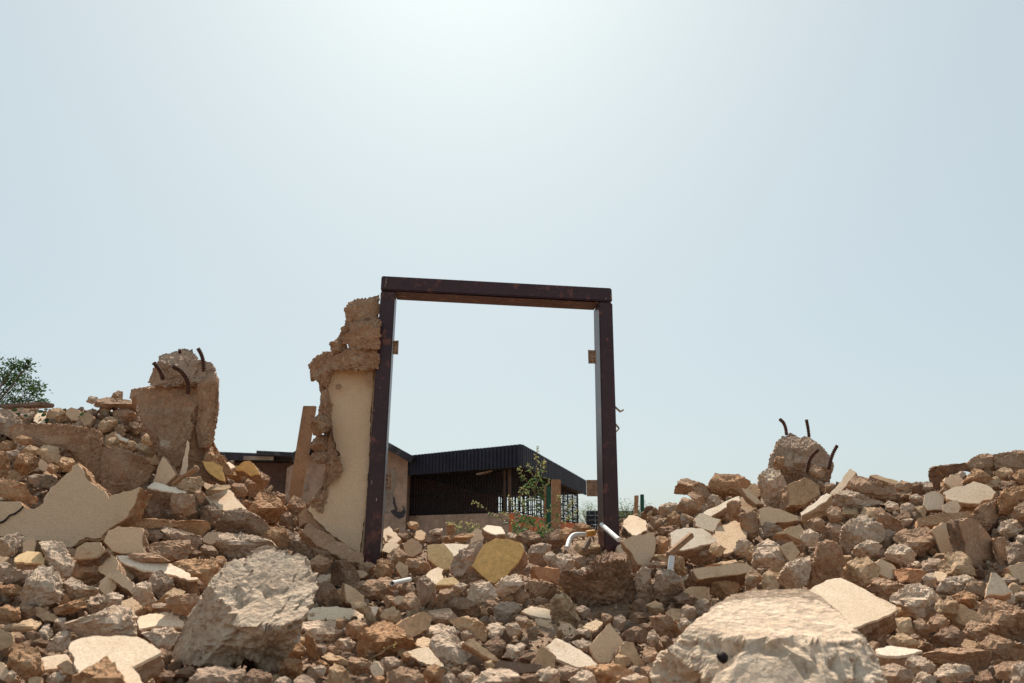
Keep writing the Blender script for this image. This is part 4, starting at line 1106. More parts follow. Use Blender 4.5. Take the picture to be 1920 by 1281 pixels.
Sl('white', 'brown', 33, 18, .06, 'large bright cream-white stucco slab', [(1009,1222),(1022,1212),(1043,1196),(1062,1206),(1087,1217),(1104,1230),(1122,1245),(1116,1250),(1080,1250),(1046,1237)], 'the large cream-white slab', d=2.65, chip=.2)
Sl('beige', 'brown', 60, 8, .035, 'kite-shaped beige stucco slab', [(1106,1210),(1116,1197),(1130,1184),(1143,1167),(1156,1184),(1170,1206),(1156,1226),(1141,1246),(1121,1243),(1112,1230)], 'the kite-shaped slab', d=2.75, chip=.2)
Sl('tan', 'brown', 52, 18, .06, 'speckled tan slab standing on edge', [(1162,1222),(1165,1210),(1171,1202),(1189,1206),(1198,1226),(1213,1250),(1191,1258),(1180,1244)], 'the speckled tan slab', d=2.7)
L('t', 'small tan strip between two slabs', [(1064,1206),(1080,1200),(1094,1196),(1096,1203),(1078,1210)], d=2.9, split=0)
L('c', 'pale chunk in front of the cream-white slab', [(1000,1270),(1012,1255),(1030,1250),(1046,1258),(1050,1280),(1030,1292),(1005,1290)], d=2.2)
L('o', 'smooth orange-cream stone under the kite-shaped slab', [(1112,1262),(1124,1248),(1150,1245),(1178,1252),(1198,1264),(1170,1275),(1130,1285)], d=2.35)
L('c', 'pale stone at the bottom edge under the cream-white slab', [(1070,1275),(1082,1260),(1100,1254),(1115,1268),(1120,1290),(1075,1292)], d=2.15)
L('c', 'pale cream stone beside the flat-topped boulder', [(1150,1285),(1170,1270),(1195,1262),(1212,1272),(1218,1295),(1155,1295)], d=2.1)
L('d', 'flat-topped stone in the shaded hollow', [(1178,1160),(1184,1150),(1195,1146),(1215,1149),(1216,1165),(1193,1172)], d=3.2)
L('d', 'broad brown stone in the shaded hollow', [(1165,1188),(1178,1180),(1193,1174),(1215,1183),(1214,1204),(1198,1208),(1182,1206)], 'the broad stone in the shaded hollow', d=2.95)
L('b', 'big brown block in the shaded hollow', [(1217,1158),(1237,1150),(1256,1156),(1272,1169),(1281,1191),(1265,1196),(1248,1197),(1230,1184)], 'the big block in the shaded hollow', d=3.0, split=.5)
L('g', 'roundish stone', [(1272,1145),(1287,1134),(1303,1138),(1306,1155),(1295,1160),(1281,1161)], d=3.2)
L('g', 'egg-shaped upright stone', [(1212,1197),(1217,1186),(1226,1180),(1236,1195),(1234,1215),(1222,1217)], d=2.85)
L('d', 'dark wedge stone', [(1235,1197),(1248,1190),(1263,1206),(1246,1216)], d=2.8)
L('c', 'tall narrow mottled rock', [(1189,1078),(1200,1068),(1213,1061),(1222,1068),(1220,1088),(1219,1107),(1227,1130),(1212,1130),(1200,1129),(1192,1105)], 'the tall narrow mottled rock', d=3.7, split=.6, m='grey')
L('g', 'chunky grey-brown rock', [(1226,1083),(1237,1066),(1254,1070),(1276,1083),(1282,1100),(1286,1114),(1272,1128),(1259,1134),(1238,1134),(1228,1110)], 'the chunky grey-brown rock', d=3.65, split=.6)
L('t', 'short tan wooden-looking block behind the white pipe stub', [(1217,1047),(1230,1040),(1255,1041),(1280,1045),(1285,1065),(1284,1079),(1268,1083),(1262,1060)], d=4.1, split=.5)
L('b', 'thin brown ledge under the leaning stucco', [(1199,1062),(1212,1056),(1235,1053),(1254,1055),(1254,1062),(1220,1066)], d=4.0, split=0)
Sl('tan', 'brown', 72, 10, .08, 'shaded tan stone face', [(1283,1110),(1290,1103),(1303,1098),(1331,1103),(1333,1127),(1303,1129)], d=3.6)
Sl('beige', 'dark', 60, 6, .14, 'long beige rendered block with a dark rough underside', [(1298,1067),(1340,1061),(1381,1056),(1401,1056),(1412,1064),(1418,1072),(1365,1079),(1309,1086)], 'the long beige rendered block', d=3.75, chip=.15, jagpx=1.2)
L('t', 'slim pale strip lying on the long block', [(1322,1061),(1350,1054),(1381,1049),(1383,1055),(1350,1061),(1324,1065)], d=3.95, split=0)
Sl('beige', 'brown', 64, 6, .06, 'large leaning beige stucco slab', [(1166,1015),(1180,1008),(1197,1001),(1212,998),(1228,997),(1229,1018),(1227,1040),(1217,1062),(1198,1058),(1182,1036)], 'the large leaning stucco slab', d=4.2)
Sl('white', 'brown', 40, 4, .06, 'broad pale stucco slab with a batten across it', [(1258,998),(1270,993),(1285,990),(1317,991),(1332,1001),(1344,1012),(1341,1017),(1312,1024),(1282,1032),(1256,1032)], 'the broad stucco slab', d=4.35)
L('b', 'ribbed clay hollow block on the skyline', [(1262,926),(1268,910),(1276,899),(1287,897),(1298,900),(1320,909),(1336,917),(1333,933),(1322,941),(1300,930)], 'the ribbed clay block', d=5.6, name='clay_block', cat='clay block', split=.2)
L('o', 'wide crumbly orange block on the skyline', [(1327,911),(1335,895),(1343,888),(1362,891),(1385,888),(1400,898),(1408,909),(1404,924),(1370,930),(1341,935)], 'the wide crumbly block', d=5.6, split=.1)
L('b', 'squat brown block', [(1266,954),(1274,941),(1282,932),(1298,937),(1314,942),(1315,952),(1304,965),(1284,963)], 'the squat brown block', d=5.2, split=.5)
L('b', 'rounded tan block behind the squat one', [(1287,925),(1300,921),(1316,930),(1322,940),(1320,952),(1306,948),(1296,934)], d=5.35)
Sl('white', 'brown', 36, -22, .05, 'long pale slab lying aslant', [(1313,963),(1345,948),(1372,935),(1388,930),(1386,940),(1360,952),(1332,968)], 'the long pale aslant slab', d=5.1)
L('b', 'tall dark brown block', [(1362,943),(1375,938),(1388,940),(1388,983),(1370,987),(1366,970)], 'the tall dark block', d=4.95, split=.85, boxy=.3, name='clay_block', cat='clay block')
L('t', 'upright cylindrical-looking tan block', [(1386,965),(1398,960),(1416,959),(1420,982),(1423,1003),(1408,1013),(1390,998)], 'the upright column-like block', d=4.7, split=.75, boxy=.35, m='brown')
Sl('cream', 'brown', 46, -8, .07, 'blocky beige stucco wedge', [(1303,972),(1313,962),(1333,968),(1353,974),(1346,986),(1337,997),(1304,987)], 'the blocky stucco wedge', d=4.7)
Sl('beige', 'brown', 58, 28, .04, 'diamond-like beige plaster blade', [(1391,914),(1403,920),(1418,932),(1434,946),(1418,946),(1402,932)], d=5.3)
L('c', 'tall upright pale rock', [(1421,895),(1430,885),(1444,877),(1462,884),(1469,897),(1474,911),(1471,930),(1466,950),(1450,956),(1440,950),(1427,930)], 'the tall upright pale rock', d=5.35, split=.3, rough=.06)
Sl('tan', 'brown', 74, 4, .12, 'five-sided smooth wall block', [(1475,911),(1492,902),(1510,893),(1524,901),(1536,911),(1539,926),(1524,938),(1510,947),(1481,948)], 'the five-sided wall block', d=5.1, jagpx=1.5)
Sl('beige', 'brown', 68, 8, .08, 'tapering beige stucco slab', [(1422,956),(1440,949),(1468,957),(1497,967),(1499,975),(1462,980),(1427,987)], 'the tapering stucco slab', d=4.75)
L('o', 'tan stone leaning on the rebar block', [(1447,880),(1455,857),(1468,853),(1471,869),(1462,886)], d=5.8)
L('b', 'small squared block at the rebar block foot', [(1517,883),(1527,871),(1540,877),(1548,886),(1543,895),(1529,900)], d=5.75)
L('o', 'orange stone between two stucco slabs', [(1226,1033),(1232,1015),(1240,1004),(1256,1013),(1250,1038),(1238,1046)], d=4.25)
L('o', 'crumbly orange lump', [(1249,972),(1263,956),(1275,967),(1276,983),(1252,985)], d=5.0)
L('t', 'thin flat sliver', [(1275,961),(1290,966),(1307,975),(1302,980),(1286,972)], d=5.0, split=0)
# --- right bank
Sl('white', 'tan', 38, -28, .10, 'long thick tan slab with a white upper face, propped diagonally', [(1500,962),(1522,946),(1550,924),(1559,929),(1548,940),(1524,955),(1503,968)], 'the diagonal white-topped slab', d=4.85)
L('c', 'broad drooping pale shelf of concrete', [(1562,931),(1574,922),(1587,916),(1605,923),(1622,931),(1657,942),(1640,948),(1607,958),(1590,954),(1572,946)], 'the drooping concrete shelf', d=5.0, split=.2)
L('b', 'big granular brown block with a flat sunlit top', [(1590,913),(1596,901),(1605,892),(1630,898),(1657,906),(1672,909),(1680,918),(1680,934),(1662,945),(1640,940),(1615,930)], 'the big granular block', d=5.15, split=.35, rough=.04)
Sl('cream', 'brown', 45, -30, .05, 'narrow pale strip slanting up the bank', [(1558,926),(1570,908),(1583,893),(1594,878),(1606,885),(1596,899),(1584,913),(1566,928)], 'the slanting pale strip', d=5.3)
Sl('tan', 'brown', 40, 15, .04, 'pinkish slab behind the granular block', [(1630,892),(1642,889),(1664,896),(1685,902),(1681,910),(1653,901)], d=5.6)
L('b', 'angular block', [(1677,911),(1690,900),(1708,906),(1704,922),(1684,924)], d=5.3)
L('d', 'dark rounded stone', [(1707,907),(1718,903),(1731,910),(1726,928),(1710,924)], d=5.35)
L('d', 'long dark wall block lying on the crest', [(1742,883),(1748,876),(1780,872),(1811,868),(1818,876),(1795,891),(1773,911),(1753,920),(1745,908)], 'the long dark crest block', d=5.5, split=.8, boxy=.35)
L('b', 'blocky wall piece with crumbly top at the far corner of the crest', [(1803,882),(1812,868),(1822,861),(1835,852),(1855,851),(1868,856),(1870,882),(1854,882),(1828,886)], 'the blocky crest piece', d=5.65, split=.5, deep=.6)
L('b', 'long squared wall block on the crest at the photo edge', [(1862,852),(1890,847),(1909,844),(1935,850),(1935,888),(1889,889),(1866,880)], 'the squared crest block', d=5.6, split=.6, deep=.6, boxy=.35)
L('t', 'crumbly tan stone beneath the squared crest block', [(1866,886),(1880,875),(1896,880),(1908,894),(1890,902),(1872,900)], d=5.3)
L('o', 'orange-brown stone at the photo edge below the crest', [(1898,892),(1912,880),(1935,882),(1935,908),(1910,908)], d=5.2)
L('t', 'sunlit arched chunk', [(1802,908),(1814,892),(1828,878),(1843,882),(1864,899),(1846,907),(1825,903)], 'the sunlit arched chunk', d=5.15, m='orange')
L('c', 'small pale squarish stone', [(1786,894),(1800,884),(1812,887),(1804,902)], d=5.4)
Sl('cream', 'orange', 42, -10, .09, 'big tan plaster slab, sunlit', [(1768,922),(1800,911),(1826,903),(1850,909),(1869,922),(1859,938),(1837,944),(1806,944),(1778,936)], 'the big sunlit tan slab', d=4.8)
L('o', 'curved orange overhanging chunk', [(1869,940),(1877,926),(1888,916),(1908,912),(1935,911),(1935,935),(1907,944),(1890,968),(1872,964)], 'the curved orange chunk', d=4.6, split=.3)
L('b', 'brown stone under the curved orange chunk', [(1895,968),(1903,950),(1935,944),(1935,975),(1912,978)], d=4.4)
Sl(None, 'orange', 50, 4, .05, 'long thin orange ledge of broken render', [(1721,972),(1740,967),(1758,964),(1790,961),(1824,959),(1829,968),(1793,976),(1763,982),(1721,987)], 'the long thin orange ledge', d=4.55, name='wall_slab', cat='wall slab')
Sl('beige', 'brown', 72, -10, .07, 'upright beige stucco panel', [(1744,993),(1767,979),(1793,975),(1800,998),(1808,1020),(1815,1040),(1802,1062),(1774,1050),(1758,1020)], 'the upright stucco panel', d=4.3)
Sl('brown', 'dark', 84, 28, .08, 'tall shaded brown wall panel beside the upright stucco panel', [(1798,975),(1815,973),(1832,971),(1850,996),(1862,1012),(1865,1045),(1866,1080),(1850,1085),(1830,1090),(1815,1050),(1808,1010)], 'the tall shaded wall panel', d=4.1)
L('b', 'squared brown piece', [(1860,1012),(1885,1006),(1892,1040),(1896,1072),(1870,1078)], d=4.15, split=.85, boxy=.35)
L('g', 'cracked grey-brown slab at the photo edge', [(1886,1025),(1905,1015),(1935,1030),(1935,1058),(1892,1058)], d=4.0, split=.8)
Sl('beige', 'brown', 68, -8, .06, 'beige plastered piece at the photo edge', [(1888,1064),(1903,1055),(1935,1048),(1935,1092),(1908,1096)], 'the plastered edge piece', d=3.75)
L('c', 'big angular pale rock with a ragged crown', [(1573,1014),(1583,986),(1600,972),(1616,965),(1636,977),(1650,986),(1661,998),(1652,1016),(1640,1027),(1609,1037),(1583,1036)], 'the angular ragged rock', d=4.35, split=.15)
L('b', 'smooth brown wedge-shaped stone', [(1639,955),(1651,949),(1662,962),(1690,977),(1692,992),(1675,1001),(1657,996),(1645,979)], 'the smooth brown wedge', d=4.55, split=.5)
L('c', 'lumpy pale stone', [(1594,1040),(1609,1021),(1631,1013),(1654,1023),(1646,1040),(1622,1048)], d=4.1)
L('c', 'lumpy greyish rock beside the lumpy pale one', [(1659,1037),(1675,1018),(1703,1022),(1718,1040),(1711,1057),(1688,1060),(1664,1048)], 'the lumpy greyish rock', d=4.05)
L('t', 'tall smooth brown block with rounded shoulders', [(1514,1101),(1519,1070),(1526,1045),(1533,1018),(1552,1014),(1570,1018),(1579,1036),(1585,1056),(1574,1086),(1549,1088),(1520,1105)], 'the tall smooth brown block', d=3.65, split=.88, rough=.03, boxy=.38, m='brown')
L('o', 'sandy two-sided block', [(1579,1078),(1586,1062),(1596,1049),(1625,1045),(1650,1063),(1648,1080),(1625,1104),(1602,1096),(1584,1088)], 'the sandy two-sided block', d=3.75, split=.0, m='tan')
L('o', 'crumbly sandy stone below the upright panel', [(1756,1069),(1765,1052),(1779,1038),(1801,1031),(1818,1046),(1829,1079),(1800,1081),(1779,1080)], 'the crumbly sandy stone', d=3.85, m='tan')
L('o', 'reddish brick half', [(1670,1069),(1700,1065),(1737,1071),(1732,1083),(1725,1093),(1687,1093)], 'the reddish brick half', d=3.8, m='brick', split=.6, boxy=.3, name='broken_brick', cat='brick', rough=.03)
L('c', 'smooth whitish egg-like stone', [(1729,1084),(1738,1076),(1750,1074),(1758,1090),(1750,1101),(1735,1096)], 'the whitish egg-like stone', d=3.65, rough=.03, pit=.01)
L('b', 'low wide brown stone with a dusty top', [(1624,1104),(1641,1083),(1660,1086),(1702,1099),(1692,1114),(1660,1126)], 'the low wide brown stone', d=3.6, split=.1)
L('c', 'oval mottled stone', [(1754,1109),(1766,1088),(1790,1080),(1812,1076),(1833,1093),(1815,1106),(1785,1117)], 'the oval mottled stone', d=3.55)
Sl('cream', 'brown', 29, 6, .10, 'very large flat cream-tan slab behind the flat-topped boulder', [(1512,1110),(1530,1098),(1549,1088),(1576,1082),(1612,1100),(1650,1120),(1683,1136),(1684,1144),(1645,1162),(1604,1178),(1560,1172),(1530,1150)], 'the very large cream slab', d=2.95, chip=.25, jagpx=1.2)
L('c', 'huge flat-topped pale boulder filling the bottom of the photo', [(1205,1330),(1218,1290),(1228,1250),(1245,1225),(1262,1208),(1290,1175),(1310,1158),(1330,1145),(1350,1129),(1370,1115),(1400,1108),(1450,1105),(1500,1104),(1540,1118),(1565,1140),(1590,1163),(1603,1178),(1612,1190),(1628,1215),(1642,1240),(1652,1265),(1668,1300),(1680,1340),(1640,1420),(1440,1450),(1250,1420)], 'the flat-topped boulder', m='boulder', d=1.75, res=7, rough=.04, pit=.014, split=-.7, step2=.5, deep=.95, name='concrete_boulder', cat='boulder', boxy=.28, scale_frac=2.0, fine=.005, cups=.34)
L('c', 'white cauliflower-like rock', [(1667,1127),(1680,1112),(1697,1104),(1717,1091),(1735,1098),(1753,1109),(1756,1134),(1740,1150),(1720,1163),(1697,1138)], 'the cauliflower-like rock', d=3.2)
L('o', 'crumbly two-lobed stone', [(1749,1138),(1762,1128),(1779,1122),(1799,1134),(1791,1163),(1772,1160),(1760,1152)], 'the crumbly two-lobed stone', d=3.15, m='tan')
L('o', 'sandy stone with a cleft', [(1784,1119),(1806,1107),(1822,1112),(1834,1121),(1826,1141),(1805,1136)], d=3.25)
L('b', 'round brown stone', [(1736,1174),(1744,1160),(1757,1150),(1770,1155),(1780,1168),(1774,1184),(1741,1185)], 'the round brown stone', d=2.95)
L('b', 'lumpy brown stone beside the round one', [(1708,1168),(1728,1158),(1745,1182),(1741,1201),(1720,1190)], d=2.9)
L('t', 'squared tan stone', [(1679,1160),(1706,1157),(1715,1188),(1700,1194),(1687,1189)], 'the squared tan stone', d=2.9)
L('d', 'dark flat-faced stone', [(1743,1198),(1763,1184),(1785,1171),(1800,1180),(1810,1195),(1801,1212),(1752,1213)], 'the dark flat-faced stone', d=2.8)
L('b', 'crumbly brown stone', [(1804,1184),(1822,1162),(1840,1168),(1857,1180),(1846,1203),(1817,1195)], d=2.85)
Sl('cream', 'brown', 55, -20, .05, 'fin-shaped sunlit plaster piece standing up', [(1849,1118),(1853,1095),(1858,1074),(1869,1074),(1884,1092),(1899,1110),(1882,1114)], 'the fin-shaped plaster piece', d=3.1)
L('b', 'large brown block with a sloping sunlit top', [(1830,1138),(1845,1128),(1861,1122),(1890,1134),(1935,1152),(1935,1205),(1900,1200),(1866,1191),(1845,1172)], 'the large sloping block', d=2.9, split=.3)
L('o', 'brown-orange block in the lower corner', [(1838,1206),(1855,1187),(1885,1197),(1935,1215),(1935,1240),(1900,1238),(1860,1234)], 'the brown-orange lower block', d=2.55, split=.2, m='brown')
L('t', 'rounded tan stone', [(1664,1201),(1678,1192),(1693,1186),(1710,1195),(1726,1208),(1717,1217),(1690,1218),(1668,1214)], 'the rounded tan stone', d=2.65)
Sl('white', 'brown', 24, 5, .05, 'low cream slab in front of the rounded tan stone', [(1641,1217),(1671,1212),(1700,1215),(1729,1221),(1703,1227),(1680,1230),(1646,1228)], 'the low cream slab', d=2.5)
L('b', 'long brown beam-like block', [(1724,1228),(1750,1220),(1779,1215),(1820,1217),(1859,1220),(1859,1245),(1840,1254),(1820,1257),(1785,1250),(1757,1243)], 'the long beam-like block', d=2.5, split=.35, boxy=.35)
L('c', 'oval pale stone at the bottom', [(1754,1260),(1765,1250),(1779,1245),(1800,1246),(1818,1251),(1821,1266),(1800,1275),(1779,1281),(1757,1273)], 'the oval pale stone', d=2.2)
L('c', 'white-topped stone cut by the bottom edge', [(1710,1295),(1714,1272),(1730,1257),(1756,1272),(1758,1295)], d=2.1)
L('c', 'angular white-faced rock', [(1697,1247),(1702,1236),(1712,1229),(1733,1234),(1753,1248),(1749,1262),(1717,1266)], 'the angular white-faced rock', d=2.3)
L('g', 'grey rounded rock touching the flat-topped boulder', [(1645,1252),(1663,1246),(1687,1248),(1705,1256),(1718,1270),(1690,1290),(1662,1290)], d=2.2)
L('c', 'blurred pale stone in the bottom corner', [(1892,1266),(1902,1248),(1935,1235),(1935,1295),(1896,1290)], d=1.95)
L('b', 'brown stone near the bottom corner', [(1864,1250),(1882,1240),(1904,1240),(1898,1278),(1868,1272)], 'the brown corner stone', d=2.3)
L('c', 'rough tall chunk with orange stains', [(1460,1086),(1470,1066),(1481,1054),(1500,1046),(1519,1041),(1521,1062),(1519,1076),(1508,1101),(1473,1105)], 'the rough stained chunk', d=3.6, split=.3)
L('c', 'lumpy whitish rock', [(1410,1063),(1413,1040),(1422,1029),(1445,1024),(1462,1025),(1477,1047),(1468,1060),(1447,1064),(1427,1066)], 'the lumpy whitish rock', d=3.95, split=.2)
Sl('tan', 'brown', 50, 15, .05, 'smooth tan flake', [(1463,1025),(1474,1018),(1485,1014),(1501,1036),(1488,1052),(1479,1052)], d=3.95)
L('b', 'flat brown stone edging the flat-topped boulder', [(1398,1078),(1414,1066),(1432,1085),(1416,1101),(1398,1109)], d=3.6)
L('t', 'pointed tan stone', [(1429,1082),(1436,1073),(1444,1068),(1464,1099),(1454,1111),(1430,1104)], d=3.55)
L('c', 'pale rock with a jagged top', [(1412,1031),(1425,1018),(1440,1010),(1463,1024),(1446,1042),(1425,1042)], d=4.2)
L('c', 'pale knob', [(1500,1010),(1508,998),(1518,991),(1537,1003),(1530,1024),(1512,1024)], d=4.2)
Sl('tan', 'brown', 48, 5, .05, 'broad tan slab half hidden', [(1454,1000),(1475,990),(1499,983),(1511,996),(1502,1012),(1475,1001)], 'the half-hidden tan slab', d=4.4)
L('b', 'rounded stone', [(1504,983),(1518,975),(1532,969),(1548,979),(1541,997),(1522,997)], d=4.55)
L('t', 'triangular tan stone', [(1328,1032),(1334,1022),(1341,1017),(1362,1029),(1352,1043),(1338,1042)], d=4.1)
L('c', 'spiky pale stone', [(1375,1028),(1384,1015),(1394,1006),(1410,1020),(1394,1041),(1380,1040)], d=4.15)
L('b', 'rounded brown stone', [(1548,958),(1558,948),(1572,950),(1580,968),(1574,984),(1558,984)], d=4.7)

def aggregate(parent, n, seed, r0, r1):
    rn = np.random.RandomState(seed)
    me = parent.data; polys = me.polygons; off = np.array(parent.location)
    ids = rn.randint(0, len(polys), n * 6); parts = []; v0, f0 = ico(2)
    for i in ids:
        p = polys[int(i)]
        if p.normal[1] > .1 or p.normal[2] > .7 or len(parts) >= n: continue
        r = r0 + (r1 - r0) * rn.rand() ** 2.5
        c = np.array(p.center) + off - np.array(p.normal) * r * .35
        v = v0 * (1 + .25 * rn.uniform(-1, 1, (len(v0), 1))) * r * rn.uniform(.7, 1.2, (1, 3)) + c
        parts.append((v, f0))
    v, f = join(parts)
    o = link('aggregate', v, f, M['grey'], parent=parent); o['kind'] = 'stuff'
for o_, c_, desc_, *_r in PLACED:
    if o_.name.startswith('concrete_boulder'):
        aggregate(o_, 220, 5, .0015, .008)
        if 'huge' in desc_:
            p_ = U(1355, 1233, 1.70)
            v0, f0 = ico(2)
            link('dark_pebble', v0 * (1 + .3 * perlin(v0 * 1.7)[:, None]) * np.array([.0125, .012, .0115]) + p_, f0, M['hole'], parent=o_)
# ------------------------------------------------------------------ gap filling: more single stones where the hand-placed ones leave room
def in_poly(P, X, Y):
    c = np.zeros(X.shape, bool)
    for i in range(len(P)):
        x1, y1 = P[i]; x2, y2 = P[(i + 1) % len(P)]
        if y1 == y2: continue
        c ^= ((y1 > Y) != (y2 > Y)) & (X < (x2 - x1) * (Y - y1) / (y2 - y1) + x1)
    return c
ST = 4
mx_, my_ = np.meshgrid(np.arange(2, 1920, ST), np.arange(640, 1281, ST))
occ = np.zeros(mx_.shape, bool)
for P in POLYS:
    x0, x1 = P[:, 0].min(), P[:, 0].max(); y0, y1 = P[:, 1].min(), P[:, 1].max()
    i0 = max(0, int((y0 - 640) / ST) - 1); i1 = int((y1 - 640) / ST) + 2
    j0 = max(0, int(x0 / ST) - 1); j1 = int(x1 / ST) + 2
    occ[i0:i1, j0:j1] |= in_poly(P, mx_[i0:i1, j0:j1], my_[i0:i1, j0:j1])
for P in ([(560,960),(715,520),(745,520),(715,1060),(675,1060)], LP, [(1110,560),(1165,560),(1165,1030),(1118,1030)], [(1438,885),(1466,818),(1521,821),(1562,880),(1555,905)], [(1055,1032),(1060,995),(1120,990),(1120,1010),(1085,1012),(1078,1034)], [(1122,978),(1140,975),(1172,1012),(1150,1025)], [(725,1082),(775,1078),(775,1098),(728,1104)], [(1248,1036),(1270,1036),(1266,1085),(1248,1085)], [(880,1061),(906,1018),(976,1012),(990,1040),(930,1098)], [(795,1018),(880,1018),(860,1072),(800,1060)]):
    P = np.array(P, float); occ |= in_poly(P, mx_, my_)
HAND = occ.copy()
dep = hit(mx_.ravel(), my_.ravel()).reshape(mx_.shape)
terr = ~np.isnan(dep)
block = occ | ~terr
# distance to the nearest blocked cell (brute, in cells)
dist = np.zeros(block.shape); cur = ~block; k = 0
while cur.any() and k < 14:
    dist[cur] += 1
    e = cur.copy()
    e[1:] &= cur[:-1]; e[:-1] &= cur[1:]; e[:, 1:] &= cur[:, :-1]; e[:, :-1] &= cur[:, 1:]
    cur = e; k += 1
rnd = random.Random(5)
N_AUTO = 250
SHAPES = ['small angular', 'small rounded', 'fist-sized', 'little flat-topped', 'small wedge-like', 'knobbly little']
CW = {'b': 'brown', 'o': 'orange-brown', 'd': 'dark brown', 'c': 'pale grey-cream', 'g': 'grey', 't': 'tan'}
for n_ in range(N_AUTO):
    sc = dist + np.random.RandomState(n_).rand(*dist.shape) * 1.2
    i, j = np.unravel_index(np.argmax(sc), sc.shape)
    r = min(dist[i, j] * ST * 1.35, rnd.choice([14, 18, 22, 28, 36])); r = max(r, 8)
    cx, cy = mx_[i, j], my_[i, j]
    el = rnd.uniform(.9, 1.5); an0 = rnd.uniform(-.5, .5); pl = []
    m = rnd.choice([6, 7, 8])
    for q in range(m):
        a = 2 * math.pi * (q + rnd.uniform(-.25, .25)) / m
        rx = r * el * rnd.uniform(.8, 1.12); ry_ = r / el * 1.1 * rnd.uniform(.8, 1.12)
        x, y = rx * math.cos(a), ry_ * math.sin(a)
        pl.append((cx + x * math.cos(an0) - y * math.sin(an0), cy + x * math.sin(an0) + y * math.cos(an0)))
    rr2 = (mx_ - cx) ** 2 + (my_ - cy) ** 2
    dist = np.minimum(dist, np.sqrt(rr2) / ST - r / ST)
    code = rnd.choice('bbooddccggt') if cx < 1165 else rnd.choice('bbdccggttc')
    if rnd.random() < .2:
        ct_ = rnd.choice(['cream', 'beige', 'beige', 'tan', 'tan'])
        Sl(ct_, rnd.choice(['brown', 'orange', 'dark']), rnd.choice([30, 36, 50, 62, 72]), rnd.uniform(-30, 30), rnd.uniform(.03, .06), rnd.choice(['small broken', 'little tilted', 'thin', 'small chipped', 'jagged little']) + ' ' + ct_ + ' plaster piece', pl)
    else:
        L(code, rnd.choice(SHAPES) + ' ' + CW[code] + ' stone', pl, d=float(base_depth(pl)))

# ------------------------------------------------------------------ labels: what it looks like, then what it lies by
def rel(c, k):
    dx, dy = c[0] - MARK[k][0], c[1] - MARK[k][1]
    if abs(dx) > 1.6 * abs(dy):
        s = 'right of' if dx > 0 else 'left of'
    elif abs(dy) > 1.6 * abs(dx):
        s = 'below' if dy > 0 else 'above'
    else:
        s = ('below' if dy > 0 else 'above') + ' and ' + ('right of' if dx > 0 else 'left of')
    return s
used = set()
def short(s, n=16):
    return len(s.replace('-', ' ').split()) <= n
for o, c, desc, cat, ref, grp in PLACED:
    order = sorted(range(len(MARK)), key=lambda k: (MARK[k][0] - c[0]) ** 2 + (MARK[k][1] - c[1]) ** 2)
    order = [k for k in order if MARK[k][2] != ref]
    lab = None
    if ref and (desc not in used) and len(desc.split()) >= 7:
        lab = desc
    if not lab:
        for k in order[:6]:
            ph = MARK[k][2]
            if 'it' in desc.split() or any(x in desc for x in (' edge of the photo', 'bottom corner')):
                pass
            t_ = f"{desc}, {'just ' if math.hypot(MARK[k][0]-c[0], MARK[k][1]-c[1]) < 60 else ''}{rel(c, k)} {ph}"
            if t_ not in used and len(t_.split()) <= 16:
                lab = t_; break
    if not lab:
        lab = ' '.join((desc).split()[:16])
        if lab in used: print('DUPLICATE LABEL', lab)
    used.add(lab)
    tag(o, lab, cat, grp)
import sys; print('placed pieces', file=sys.stderr) if False else print('placed pieces', len(PLACED), 'faces', sum(len(o.data.polygons) for o in C.objects if o.type == 'MESH'))

# ------------------------------------------------------------------ pipes, sticks, board
def pipe(name, pts, rad, label, cat='pipe', mat_='pvc', hollow=.8, seg=16):
    P = [U(*p) for p in pts]
    path = bezier(P, 10) if len(P) > 2 else P
    v, f = tube(path, rad, seg, hollow=hollow)
    o = link(name, v, f, M[mat_], smooth=False)
    return tag(o, label, cat)
pipe('plastic_pipe', [(735, 1094, 3.72), (768, 1087, 3.95)], .012, 'short white plastic pipe end poking out of the rubble below the left jamb')
pipe('plastic_pipe', [(1260, 1044, 4.02), (1255, 1082, 3.98)], .0155, 'short white pipe stub standing upright among the rocks')
pipe('plastic_pipe', [(1128, 984, 4.75), (1160, 1012, 4.35)], .0135, 'straight white plastic pipe leaning across the foot of the door frame', hollow=0)
pipe('plastic_pipe', [(1063, 1028, 4.9), (1068, 1012, 5.0), (1078, 1003, 5.05), (1100, 1002, 5.1)], .0145, 'bent white plastic elbow pipe lying in the doorway rubble', hollow=0)
pipe('pipe_sleeve', [(1099, 1001, 5.09), (1106, 1000, 5.1), (1114, 999, 5.12)], .02, 'orange-yellow sleeve on the end of the bent elbow pipe', 'pipe sleeve', 'orangepipe', hollow=0)
def plank(name, a, b, wd, th, material, label, cat):
    a = U(*a); b = U(*b); u = b - a
    s = np.cross(u, [0, 0, 1.]); s = np.cross(s, u); s /= np.linalg.norm(s); t_ = np.cross(u, s); t_ /= np.linalg.norm(t_)
    v, f = box_pts(a - s * wd / 2 - t_ * th / 2, s * wd, t_ * th, u)
    o = link(name, v, f, material); bev(o, min(wd, th) * .18)
    return tag(o, label, cat)
plank('timber_batten', (1252, 1041, 4.05), (1297, 1003, 4.2), .028, .03, M['wood'], 'brown timber batten lying across the broad stucco slab', 'batten')
plank('timber_board', (14, 764, 6.3), (90, 759, 6.1), .035, .12, M['greywood'], 'dark red-brown board lying on the skyline under the leafy tree', 'board')
plank('timber_batten', (1112, 980, 6.9), (1102, 990, 6.6), .02, .02, M['wood'], 'thin reddish stick leaning just inside the jamb with the strap', 'stick') if False else None
plank('timber_offcut', (1094, 1033, 4.6), (1106, 1011, 4.7), .035, .02, M['greywood'], 'short dark timber offcut leaning near the foot of the right jamb', 'timber offcut')
